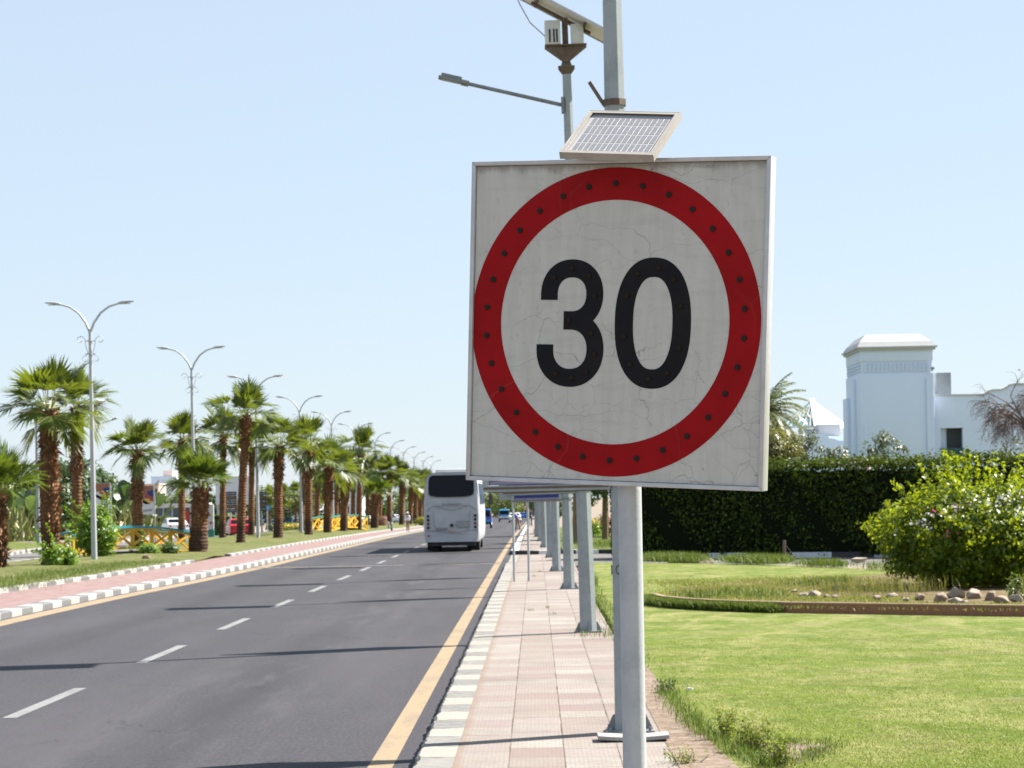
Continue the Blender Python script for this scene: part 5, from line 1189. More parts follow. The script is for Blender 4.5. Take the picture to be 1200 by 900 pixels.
    a, b = P2(1095, 463, YB0+3), P2(1112, 437, YB0+3); mb = MB(); mb.box(((a.x+b.x)/2-x0+.02, 3., (a.z+b.z)/2-.3), (b.x-a.x, 1.1, b.z-a.z+.6)); mb.build('roof_box', M['cement'], r, bevel=.03)
    mb = MB(); q = P2(1092, 432, YB0); mb.tube([(q.x-x0, -.35, q.z), (q.x-x0, -.1, q.z)], .09, 8); mb.bar((q.x-x0, 0, q.z-.14), (q.x-x0+.0, -.3, q.z-.02), .05); mb.build('floodlight', M['galv'], r)
building_main()
def building_back():
    Y = 150.; r = thing('white_house', (14.2, Y, 0), 'lower white house with a glazed pyramid roof and scalloped parapet left of the tower', 'building')
    X = lambda px, py, y=Y: at(px, py, y)-Vector((14.2, Y, 0))
    top = [(915, 519), (922, 514), (930, 511.5), (939, 508.5), (962, 508), (968, 510), (972, 513.5), (978, 514.5), (984, 517.5), (1000, 517)]
    prof = [(X(px, py, Y-8).x, X(px, py, Y-8).z) for px, py in top]; mb = MB(); mb.prism([(prof[0][0], 0), (prof[-1][0], 0)]+prof[::-1], 'y', -8, -7.6); mb.prism([(X(880, 520).x, 0), (X(1000, 520).x, 0), (X(1000, 515).x, X(1000, 514).z), (X(880, 520).x, X(1000, 514).z)], 'y', -7.5, 8); mb.build('wall', M['white_wall'], r)
    ap = X(952, 468.5); b0 = X(908, 502, Y-5); b1 = X(957, 502, Y-5.6); b2 = X(999, 503, Y-1); b3 = Vector((b0.x+1., 6, b0.z))
    ap = Vector((ap.x, 0, ap.z)); b1.z = b0.z; b2.z = b0.z
    mb = MB(); mb.add([b0, b1, ap], [(0, 1, 2)]); mb.add([b3, b0, ap], [(0, 1, 2)]); g = mb.build('glass_roof', M['glass_roof'], r)
    mb = MB(); mb.add([b1, b2, ap, b2+Vector((0, 6, 0))], [(0, 1, 2), (1, 3, 2)]); mb.bar(b1, ap, .35, .2); mb.build('roof_slope', M['white_trim'], r)
    mb = MB()
    for k in range(1, 6): q = b0.lerp(b1, k/6); mb.bar(q+Vector((0, -.05, .02)), q.lerp(ap, .96 if k == 3 else .55+.07*k)+Vector((0, -.05, .02)), .07)
    for u in (.02, .36, .68): mb.bar(b0.lerp(ap, u)+Vector((0, -.06, .02)), b1.lerp(ap, u)+Vector((0, -.06, .02)), .09)
    mb.build('glazing_bar', M['alu'], g)
    a, b = X(959, 512, Y-6.5), X(984, 497, Y-6.5); mb = MB(); mb.box(((a.x+b.x)/2, -6., (a.z+b.z)/2-.2), (b.x-a.x, 1.4, b.z-a.z+.4)); mb.build('roof_block', M['white_trim'], r)
    mb = MB()
    for px in (939, 945, 951, 956): c = X(px, 505, Y-7); mb.box((c.x, -6.9, c.z-.15), (.32, .4, .55)); mb.tube([(c.x, -7.12, c.z), (c.x, -7.08, c.z)], .12, 8)
    mb.build('cooling_unit', M['galv_dark'], r)
    c = X(990, 513, Y-3); mb = MB(); mb.prism([(c.x-1.4, c.z-.5), (c.x+1.2, c.z-.5), (c.x+1.2, c.z+.5), (c.x, c.z+.15)], 'y', -5, -2); mb.build('side_roof', M['cement'], r)
building_back()

# ------------------------------------------------------------------ beyond the far carriageway
def block(name, px0, px1, py0, py1, Y, D, mat, label, cat='building', wins=0, group=None, roof=None):
    a = at(px0, py1, Y); b = at(px1, py0, Y); r = thing(name, (a.x, Y, gz(Y)-.1), label, cat, group); h = b.z-r.location.z; w = b.x-a.x
    mb = MB(); mb.box((w/2, D/2, h/2), (w, D, h)); mb.box((w/2, D/2, h+.12), (w+.3, D+.3, .24)); mb.build('wall', M[mat], r)
    for i in range(wins):
        mb = MB(); z = h*(.70 if i % 2 else .38); x = w*(i+.5)/wins; mb.box((x, -.02, z), (w/wins*.45, .06, h*.18)); f = mb.build('window', M['dark_opening'], r); mb = MB(); mb.box((x, -.06, z-h*.1), (w/wins*.5, .1, .08)); mb.build('sill', M['white_trim'], f)
    if roof: mb = MB(); mb.box((w*.62, D/2, h+.9), (w*.4, D*.6, 1.4)); mb.build('roof_room', M[roof], r)
    return r
block('hillside_house', 163, 186, 568, 600, 520, 10, 'peach_wall', 'peach hillside house right of the right-hand poster', wins=3)
block('hillside_house', 178, 206, 559, 600, 560, 12, 'white_wall', 'tall white hillside house behind the slim palm', wins=4, roof='peach_wall')
block('hillside_house', 196, 236, 566, 600, 540, 12, 'white_wall', 'wide white hillside house left of the short stout palm', wins=5)
block('hillside_house', 126, 140, 569, 600, 500, 10, 'peach_wall', 'small peach house beside the left-hand poster', wins=2)
block('grey_building', 405, 422, 569, 606, 420, 12, 'grey_wall', 'pale grey tall building between the far palm trunks', wins=3)
block('low_white_building', 296, 372, 588, 610, 460, 14, 'white_wall', 'long low white building far behind the palms', wins=8)
block('low_white_building', 425, 500, 594, 612, 470, 12, 'white_wall', 'long low white building beyond the far palms left of the bus', wins=6)
# wide pale hoarding on pillars
Y = 215.; a = at(254, 592, Y); b = at(297, 557.5, Y); r = thing('pale_hoarding', ((a.x+b.x)/2, Y, gz(Y)), 'big pale grey hoarding box raised on white pillars behind the palm trunks', 'hoarding'); w = b.x-a.x; h = b.z-a.z
mb = MB(); mb.box((0, 0, a.z-gz(Y)+h/2), (w, 1.2, h)); mb.build('box', M['grey_wall'], r, bevel=.04)
for px in (277, 256, 294): p = at(px, 600, Y); mb = MB(); mb.box((p.x-r.location.x, .1, (a.z-gz(Y))/2), (.28, .28, a.z-gz(Y))); mb.build('pillar', M['lamp_white'], r)
# low canopy hall with blue glass
Y = 260.; a = at(178, 612, Y); b = at(235, 594, Y); r = thing('canopy_hall', (a.x, Y, gz(Y)), 'long low pavilion with a white roof and blue glass front beyond the clipped round shrubs', 'building'); w = b.x-a.x; h = b.z-gz(Y)
mb = MB(); mb.box((w/2, 3, h+.2), (w+.8, 7, .5)); mb.build('roof', M['white_trim'], r); mb = MB(); mb.box((w/2, 3.2, h/2), (w-.3, 5, h-.1)); mb.build('glass_front', M['glass_blue'], r)
mb = MB()
for i in range(6): mb.box((.2+(w-.4)*i/5, .6, h/2), (.16, .16, h))
mb.build('column', M['lamp_white'], r); mb = MB(); mb.box((w*.70, .45, h*.55), (w*.10, .1, h*.6)); mb.build('red_panel', M['tail_red'], r)
# event posters (abstract print)
def event_poster(px, Y, py0, py1, label):
    p = at(px, 600, Y); zt, zb = at(px, py0, Y).z, at(px, py1, Y).z; h = zt-zb; w = .99; z0 = gz(Y); r = thing('event_poster', (p.x, Y, z0), label, 'poster', 'event posters beyond the far carriageway')
    mb = MB(); mb.box((w/2+.05, 0, (zt-z0)/2), (.07, .07, zt-z0)); mb.build('post', M['lamp_white'], r); mb = MB(); mb.box((0, 0, zb-z0+h/2), (w, .06, h)); mb.build('board', M['poster_white'], r)
    B = zb-z0
    for nm, mt, poly, y in (('brown_print', 'poster_brown', [(-.48, .99), (.48, .99), (.48, .78), (.1, .70), (-.48, .66)], -.034), ('blue_print', 'banner_blue', [(.05, .80), (.48, .84), (.48, .55), (.12, .60)], -.037), ('red_print', 'poster_red', [(-.25, .64), (.0, .72), (.48, .58), (.48, .44), (.1, .5)], -.040), ('yellow_print', 'poster_yellow', [(-.2, .48), (.1, .57), (.4, .42), (.1, .38)], -.043), ('dark_print', 'sign_black', [(-.48, .60), (-.2, .52), (.25, .36), (-.1, .36), (-.48, .50)], -.046), ('grey_print', 'grey_text', [(-.4, .16), (.4, .20), (.38, .12), (-.38, .08)], -.037)):
        mb = MB(); mb.prism([(u*w, B+v*h) for u, v in poly], 'y', y, y+.004); mb.build(nm, M[mt], r)
event_poster(120.3, 150, 566, 597, 'red, blue and white event poster on a post, just right of the nearest twin-arm lamp')
event_poster(172., 156, 569, 603, 'red, blue and white event poster on a post, right of the palm behind the footbridge')
# dark direction boards
def direction_board(px, Y, py0, py1, pyb, w, label):
    p = at(px, 600, Y); zt, zb = at(px, py0, Y).z, at(px, py1, Y).z; z0 = gz(Y)+.1; r = thing('direction_board', (p.x, Y, z0), label, 'direction sign', 'dark direction boards'); h = zt-zb
    for s in (-.0,): mb = MB(); mb.tube([(s, .04, 0), (s, .04, zt-z0)], .07, 8); mb.build('post', M['lamp_white'], r)
    for k in range(5):
        z = zb-z0+h*(k+.5)/5; mb = MB(); mb.box((0, -.06, z), (w, .05, h/5-.03)); pl = mb.build('plank', M['sign_board'], r); mb = MB()
        for q in range(7): mb.box((-.42*w+w*.12*q+.02*((q*k) % 3), -.088, z+.012*((q+k) % 2)), (w*.08, .006, h/5*.34))
        mb.box((.44*w, -.088, z), (w*.05, .006, h/5*.4)); mb.build('lettering', M['orange_text' if k % 2 else 'grey_text'], pl)
direction_board(270, 180, 576, 601, 625, 1.05, 'dark direction board with five planks, left one, standing between two palm trunks')
direction_board(306.5, 185, 576, 599, 622, .85, 'dark direction board with five planks, right one, beside the third twin-arm lamp')
p = at(313, 600, 200); r = thing('blue_sign', (p.x, 200, gz(200)), 'small blue direction sign on a pole right of the dark board', 'road sign'); z = at(313, 595, 200).z-r.location.z
mb = MB(); mb.tube([(0, .05, 0), (0, .05, z+.2)], .05, 8); mb.build('post', M['lamp_white'], r); mb = MB(); mb.box((.05, -.03, z), (.48, .04, .46)); mb.build('plate', M['sign_blue'], r); mb = MB(); mb.box((.05, -.052, z+.05), (.3, .006, .05)); mb.box((.02, -.052, z-.08), (.22, .006, .05)); mb.build('lettering', M['poster_white'], r)
p = at(247, 600, 165); r = thing('totem_sign', (p.x, 165, gz(165)), 'white totem sign with red spot and dark green foot, right of short stout palm', 'sign'); z1 = at(247, 591, 165).z-r.location.z
mb = MB(); mb.box((0, 0, z1/2+.35), (.42, .22, z1-.7)); mb.build('panel', M['white_trim'], r, bevel=.03); mb = MB(); mb.box((0, 0, .35), (.44, .24, .7)); mb.build('foot', M['green_paint'], r); mb = MB(); mb.tube([(.0, -.12, z1*.47), (0, -.112, z1*.47)], .10, 14); mb.build('red_spot', M['tail_red'], r)
# clipped hedges and topiary across the road
def clip_hedge(px0, px1, py, Y, label, seed): a = at(px0, 610, Y); b = at(px1, 610, Y); h = at((px0+px1)/2, py, Y).z-gz(Y); hedge('clipped_hedge', (a.x, Y, 0), (b.x, Y, 0), 1.4, h, label, 2600, .2, 'green_leaf', seed, .05)
clip_hedge(166, 197, 608.5, 205, 'low rounded clipped hedge left of the round topiary', 61); clip_hedge(251, 259, 607, 190, 'short clipped hedge left of the dark direction board', 62); clip_hedge(264, 275, 608, 190, 'short clipped hedge behind the dark direction board', 63)
q = at(202, 614, 208); bush((q.x, 208, gz(208)+.1), (.78, .7, .72), 'round clipped topiary shrub beside the white car', 70, 34, .16, 'green_leaf', 'topiary_shrub', seed=64, crad=.2, shell=.8)
for i, px in enumerate((333, 341, 347)):
    q = at(px, 612, 230+i*4); bush((q.x, 230+i*4, gz(230)+.1), (1.0, .7, .32), ['yellow flowering shrub near the fourth twin-arm lamp, left one', 'yellow flowering shrub near the fourth twin-arm lamp, middle one', 'yellow flowering shrub near the fourth twin-arm lamp, right one'][i], 30, 24, .16, 'green_leaf', 'flower_bed_shrub', seed=65+i, flowers=[('yellow_flowers', 'petal_yellow', [(-1.57, .9, .5)], 110, .16)])
q = at(493, 606, 250); bush((q.x, 250, gz(250)+.2), (.7, .6, .5), 'shrub with orange and yellow flowers at the foot of the far palms beside the bus', 30, 26, .16, 'green_leaf', 'flower_bed_shrub', seed=69, flowers=[('yellow_flowers', 'petal_yellow', [(-1.57, .7, .5)], 90, .15)])
q = at(318, 616, 215); bush((q.x, 215, gz(215)+.1), (.42, .4, .35), 'small planter shrub on the pale paving across the road', 26, 24, .14, 'dark_leaf', 'shrub', seed=70)
q = at(449, 607, 240); bush((q.x, 240, gz(240)+.1), (.5, .5, .7), 'reddish brown shrub behind the far palms', 26, 24, .16, 'brown_leaf', 'shrub', seed=71)
# small posts on the far footway
for i, (px, py) in enumerate(((455.5, 620), (459, 622))):
    g = Gd(px, py, .14); r = thing('bollard', (g.x, g.y, g.z), ['short white bollard with a dark foot on the footway, left one of two', 'short dark bollard on the footway, right one of two'][i], 'bollard'); mb = MB(); mb.tube([(0, 0, 0), (0, 0, .25)], .09, 10); mb.build('foot', M['black_trim'], r); mb = MB(); mb.tube([(0, 0, .25), (0, 0, .62), (0, 0, .66)], [.08, .08, .04], 10); mb.build('post', M['lamp_white' if i == 0 else 'galv_dark'], r)

# ------------------------------------------------------------------ vehicles
def wheel(parent, x, y, r, w, side, dual=False):
    mb = MB(); mb.tube([(x-w/2, y, r), (x-w/2+.02, y, r), (x+w/2-.02, y, r), (x+w/2, y, r)], [r*.9, r, r, r*.9], 22); t = mb.build('wheel', M['rubber'], parent, 40)
    mb = MB(); e = x+side*(w/2); mb.tube([(e-side*.01, y, r), (e+side*.015, y, r), (e+side*.02, y, r)], [r*.62, r*.58, r*.2], 16); mb.build('rim', M['rim'], t, 40)
def bus():
    r = thing('coach', (-3.86, 104.6, gz(104.6)), 'white tour coach seen from behind, driving away in the right lane', 'bus')
    half = [(.44, 1.18), (.60, 1.25), (1.0, 1.275), (1.7, 1.275), (2.4, 1.255), (3.1, 1.20), (3.42, 1.12), (3.56, 1.0), (3.62, .80)]
    sec = [(h, z) for z, h in half]+[(-h, z) for z, h in reversed(half)]; n = len(sec); ys = [(0, .955, .99), (.05, .98, .997), (.14, 1, 1), (11.5, 1, 1), (11.9, .96, .985), (12.1, .88, .96)]
    vs = []; fs = []
    for y, sx, sz in ys:
        for x, z in sec: vs.append((x*sx, y+(.10*max(0, z-2.2) if y < .1 else 0)+(.05*(abs(x)/1.2)**3 if y < .1 else 0), 1.9+(z-1.9)*sz))
    for i in range(len(ys)-1):
        for k in range(n): fs.append((i*n+k, i*n+(k+1) % n, (i+1)*n+(k+1) % n, (i+1)*n+k))
    m = n//2   # the rear skin as strips so that it can curve
    for k in range(m-1): fs.append((k, k+1, n-2-k, n-1-k))
    fs.append(tuple((len(ys)-1)*n+k for k in range(n)))
    body = MB().add(vs, fs).build('body', M['white_body'], r, 40)
    yr = lambda x, z: .10*max(0, z-2.2)+.05*(abs(x)/1.2)**3-.012
    def skin(name, mat, pts, parent=r, th=.012):
        mb = MB(); k = len(pts); mb.add([(x, yr(x, z)-th, z) for x, z in pts]+[(x, yr(x, z)+.03, z) for x, z in pts], [tuple(range(k))]+[(i, k+i, k+(i+1) % k, (i+1) % k) for i in range(k)]); return mb.build(name, mat, parent)
    wpts = [(-1.02, 3.40), (-.9, 3.50), (-.3, 3.54), (.3, 3.54), (.9, 3.50), (1.02, 3.40), (1.05, 3.0), (1.03, 2.64), (.95, 2.56), (.6, 2.51), (0, 2.48), (-.6, 2.51), (-.95, 2.56), (-1.03, 2.64), (-1.05, 3.0)]
    # the window follows the rake of the rear: strips
    mb = MB(); rows = [(2.50, .70), (2.54, .92), (2.62, 1.02), (2.9, 1.045), (3.2, 1.035), (3.4, 1.0), (3.5, .88)]; vs = []
    for z, hw in rows:
        for k in range(9): x = -hw+2*hw*k/8; vs.append((x, yr(x, z)-.004, z+.03*(x/1.05)**2*(1 if z < 2.6 else 0)))
    mb.add(vs, [(9*i+k, 9*i+k+1, 9*i+10+k, 9*i+9+k) for i in range(len(rows)-1) for k in range(8)]); mb.build('rear_window', M['glass_dark'], r, 60)
    def tubeline(name, pts, w, mat, parent=body): mb = MB(); mb.tube([(x, yr(x, z)+.004, z) for x, z in pts], w, 5); return mb.build(name, mat, parent)
    tubeline('panel_seam', [(-1.12, 1.86), (-.98, 2.02), (-.80, 2.11), (-.6, 2.08), (-.3, 1.95), (0, 1.90), (.3, 1.95), (.6, 2.08), (.80, 2.11), (.98, 2.02), (1.12, 1.86)], .014, M['grey_trim'])
    tubeline('panel_seam', [(-.80, 2.10), (-.3, 2.12), (.3, 2.12), (.80, 2.10)], .008, M['grey_trim'])
    tubeline('panel_seam', [(-.85, 1.9), (-.80, 1.3), (-.70, .98), (-.3, .86), (0, .84), (.3, .86), (.70, .98), (.80, 1.3), (.85, 1.9)], .010, M['grey_trim'])
    tubeline('panel_seam', [(-1.2, .98), (-.7, .98)], .010, M['grey_trim']); tubeline('panel_seam', [(.7, .98), (1.2, .98)], .010, M['grey_trim'])
    for i in range(9): x = -.40+.1*i; skin('letter', M['grey_trim'], [(x-.03, 2.155), (x+.03, 2.155), (x+.03, 2.205), (x-.03, 2.205)], body, .006)
    skin('grille', M['grey_trim'], [(.20, 1.12), (.80, 1.12), (.80, 1.40), (.20, 1.40)], r, .004)
    for i in range(5): skin('grille_slat', M['white_body'], [(.22, 1.145+.05*i), (.78, 1.145+.05*i), (.78, 1.165+.05*i), (.22, 1.165+.05*i)], body, .009)
    skin('number_plate', M['plate'], [(-.17, .92), (.17, .92), (.17, 1.02), (-.17, 1.02)], r, .01); skin('plate_recess', M['grey_trim'], [(-.74, 1.0), (-.2, 1.0), (-.2, 1.10), (-.74, 1.10)], r, .006)
    mb = MB(); mb.tube([(.0, -.02, 1.21), (0, .02, 1.21)], .085, 14); mb.build('handle', M['black_trim'], r)
    for s in (-1, 1):
        for k in range(4):
            z = 1.64-.175*k; x = s*(1.075-.012*k*0-.0*k); mb = MB(); mb.tube([(x, yr(x, z)+.03, z), (x, yr(x, z)-.016, z)], .064, 14); l = mb.build('tail_light', M['black_trim'], r, 40)
            mb = MB(); mb.tube([(x, yr(x, z)-.014, z), (x, yr(x, z)-.022, z)], .042, 12); mb.build('lens', M['tail_red' if k == 2 else 'glass_dark'], l, 40)
    mb = MB(); mb.tube([(-1.06, .05, .74), (-1.06, .0, .74)], .05, 12); mb.build('reflector', M['tail_red'], r)
    mb = MB(); mb.box((0, 1.4, .42), (2.1, 2.4, .30)); mb.box((0, 6, .5), (2.3, 8., .3)); mb.build('underbody', M['black_trim'], r)
    for y in (3.1, 8.9):
        for s in (-1, 1):
            wheel(r, s*1.06, y, .50, .28, s)
            if y < 5: wheel(r, s*.74, y, .50, .28, s)
    mb = MB()
    for s in (-1, 1): mb.box((s*.92, 1.55, .3), (.55, .03, .5))
    mb.build('mud_flap', M['rubber'], r)
    mb = MB(); mb.box((0, 2.4, 3.70), (1.5, 2.6, .18)); mb.build('roof_unit', M['white_trim'], r, bevel=.05)
    for s in (-1, 1):
        mb = MB()
        for i in range(6): mb.add([(s*(1.262), 1.5+1.6*i, 2.15), (s*1.262, 2.95+1.6*i, 2.15), (s*1.206, 2.95+1.6*i, 3.12), (s*1.206, 1.5+1.6*i, 3.12), (s*(1.29), 1.5+1.6*i, 2.15), (s*1.29, 2.95+1.6*i, 2.15), (s*1.225, 2.95+1.6*i, 3.12), (s*1.225, 1.5+1.6*i, 3.12)], [(4, 5, 6, 7), (0, 4, 7, 3), (1, 2, 6, 5), (3, 7, 6, 2), (0, 1, 5, 4)])
        mb.build('side_window', M['glass_blue'], r)
        mb = MB(); mb.tube([(s*1.1, 12., 3.1), (s*1.5, 12.25, 2.95), (s*1.55, 12.25, 2.6)], .04, 6); mb.box((s*1.55, 12.25, 2.35), (.22, .14, .5)); mb.build('mirror', M['black_trim'], r)
    return r
bus()
def car(loc_, rz, label, paint_, kind='sedan', group=None, sc=1.):
    r = thing({'sedan': 'parked_car' if group else 'car', 'van': 'van', 'pickup': 'pickup'}[kind], loc_, label, 'van' if kind == 'van' else 'car', group, rz)
    if kind == 'van': L, W, H = 4.2, 1.68, 1.88; prof = [(0, .38), (0, .95), (.06, 1.05), (.22, 1.80), (.35, 1.88), (3.0, 1.88), (3.45, 1.55), (3.75, 1.05), (4.15, .90), (4.2, .38)]; green = [(.10, 1.08), (.24, 1.74), (.36, 1.80), (2.95, 1.80), (3.32, 1.50), (3.58, 1.08)]; wz = .30
    else: L, W, H = 4.3, 1.70, 1.42; prof = [(0, .32), (-.02, .62), (.04, .92), (.60, .98), (.75, 1.0), (1.2, 1.36), (1.5, 1.42), (2.3, 1.42), (2.6, 1.36), (3.2, .98), (4.1, .80), (4.28, .62), (4.28, .32)]; green = [(.80, .98), (1.24, 1.32), (1.5, 1.37), (2.3, 1.37), (2.56, 1.32), (3.1, .98)]; wz = .30
    mb = MB(); mb.prism(prof, 'x', -W/2, W/2); body = mb.build('body', M[paint_], r)
    for v in body.data.vertices:
        if v.co.z > .99: v.co.x *= 1-.17*(v.co.z-.99)/(H-.99)
    bm = bmesh.new(); bm.from_mesh(body.data); bmesh.ops.bevel(bm, geom=[e for e in bm.edges if e.calc_face_angle(0) > .35], offset=.05, segments=2, affect='EDGES', clamp_overlap=True); bm.to_mesh(body.data); bm.free()
    body.data.polygons.foreach_set('use_smooth', [True]*len(body.data.polygons)); body.data.set_sharp_from_angle(angle=R(40))
    xw = lambda z: W/2*(1-.17*max(0, z-.99)/(H-.99))
    for s in (-1, 1):
        mb = MB(); k = len(green); vs = [(s*(xw(z)+.006), y, z) for y, z in green]+[(s*(xw(z)-.02), y, z) for y, z in green]; mb.add(vs, [tuple(range(k))]+[(i, (i+1) % k, k+(i+1) % k, k+i) for i in range(k)]); mb.build('side_window', M['glass_dark'], r)
        for y in (.82, L-.85): wheel(r, s*(W/2-.09), y, wz, .19, s)
        mb = MB(); zt = .98 if kind == 'van' else .78; mb.box((s*(W/2-.14), .02, zt), (.16, .10, .26 if kind == 'van' else .15)); mb.build('tail_light', M['tail_red'], r, bevel=.01)
        mb = MB(); mb.box((s*(W/2-.2), L-.02, .68), (.28, .1, .14)); mb.build('headlight', M['pv_line'], r, bevel=.02)
        mb = MB(); mb.box((s*(W/2+.07), L-1.35, 1.02), (.14, .08, .12)); mb.build('mirror', M[paint_], r, bevel=.02)
    def glass(name, a, b):   # front / rear screens lie on the sloping profile
        (y0, z0), (y1, z1) = a, b; h0, h1 = xw(z0)-.10, xw(z1)-.10; d = Vector((0, -(z1-z0), y1-y0)).normalized()*(.012); 
        if name == 'rear_window' and d.y > 0: d = -d
        if name == 'windscreen' and d.y < 0: d = -d
        mb = MB(); q = [Vector((-h0, y0, z0)), Vector((h0, y0, z0)), Vector((h1, y1, z1)), Vector((-h1, y1, z1))]; mb.add([v+d for v in q]+[v-d*2 for v in q], [(0, 1, 2, 3), (4, 7, 6, 5), (0, 4, 5, 1), (1, 5, 6, 2), (2, 6, 7, 3), (3, 7, 4, 0)]); mb.build(name, M['glass_dark'], r)
    if kind == 'van': glass('rear_window', (.075, 1.12), (.205, 1.72)); glass('windscreen', (3.72, 1.12), (3.05, 1.82))
    else: glass('rear_window', (.80, 1.03), (1.16, 1.33)); glass('windscreen', (3.15, 1.01), (2.65, 1.32))
    mb = MB(); mb.box((0, -.02, .48), (W-.1, .16, .18)); mb.box((0, L+.0, .46), (W-.1, .16, .18)); mb.build('bumper', M['black_trim' if kind == 'van' else paint_], r, bevel=.03)
    mb = MB(); mb.box((0, -.085 if kind != 'van' else -.05, .70 if kind != 'van' else .78), (.42, .03, .12)); mb.build('number_plate', M['plate'], r)
    if kind == 'van': mb = MB(); mb.box((0, -.012, .72), (W-.22, .03, .28)); mb.build('pale_panel', M['car_light_blue' if paint_ == 'car_blue' else 'car_white'], r, bevel=.01)
    r.scale = (sc, sc, sc); return r
car((-5.2, 224, gz(224)), 0, 'dark blue van driving ahead of the coach, nearest of the cars on the road', 'car_blue', 'van')
car((-5.1, 365, gz(365)), 0, 'light blue van with a pale rear panel, second in the line ahead of the coach', 'car_light_blue', 'van', sc=1.06)
car((-3.1, 330, gz(330)), 0, 'white saloon car at the right edge of the road ahead of the coach', 'car_white', sc=1.0)
car((-2.6, 455, gz(450)), 0, 'small blue car farthest away on the road', 'car_blue')
q = at(290, 630, 170); car((q.x, 167, gz(168)+.02), R(14), 'red saloon car on the far carriageway, seen between the palm trunks', 'car_red', group=None, sc=1.0)
q = at(210, 628, 190); car((q.x, 190, gz(190)+.13), R(20), 'white car parked beside the round topiary, left of the short stout palm', 'car_white', group='parked cars across the road')
q = at(177, 610, 250); car((q.x, 250, gz(250)+.13), R(24), 'white van parked behind the low clipped hedge', 'car_white', 'van')
q = at(344, 606, 400); car((q.x, 400, gz(400)+.1), R(70), 'blue car parked behind the yellow flowers', 'car_blue', group='parked cars across the road')
q = at(429, 612, 350); car((q.x, 350, gz(350)+.1), R(10), 'white car parked behind the palms left of the low stout palm', 'car_white', group='parked cars across the road')
q = at(472, 608, 390); car((q.x, 390, gz(390)+.1), R(60), 'white car parked far behind the palms near the man in white', 'car_white', group='parked cars across the road')

# ------------------------------------------------------------------ people
def skin_mesh(name, J, E, mat, parent, sub=2, root=0):
    """J: {name: (pos, rx, ry)}; grown with a skin modifier and frozen to a mesh"""
    me = bpy.data.meshes.new(name); ks = list(J); me.from_pydata([J[k][0] for k in ks], [(ks.index(a), ks.index(b)) for a, b in E], []); o = bpy.data.objects.new(name, me); COL.objects.link(o)
    m = o.modifiers.new('s', 'SKIN'); m.use_smooth_shade = True
    sv = me.skin_vertices[0].data if me.skin_vertices else None
    if sv is None:
        bm = bmesh.new(); bm.from_mesh(me); bm.verts.layers.skin.verify(); bm.to_mesh(me); bm.free(); sv = me.skin_vertices[0].data
    for i, k in enumerate(ks): sv[i].radius = (J[k][1], J[k][2]); sv[i].use_root = (i == root)
    s = o.modifiers.new('u', 'SUBSURF'); s.levels = sub; s.render_levels = sub
    dg = bpy.context.evaluated_depsgraph_get(); dg.update(); nm = bpy.data.meshes.new_from_object(o.evaluated_get(dg)); bpy.data.objects.remove(o)
    nm.materials.clear(); nm.materials.append(mat); nm.polygons.foreach_set('use_smooth', [True]*len(nm.polygons)); q = bpy.data.objects.new(name, nm); link(q, parent); return q
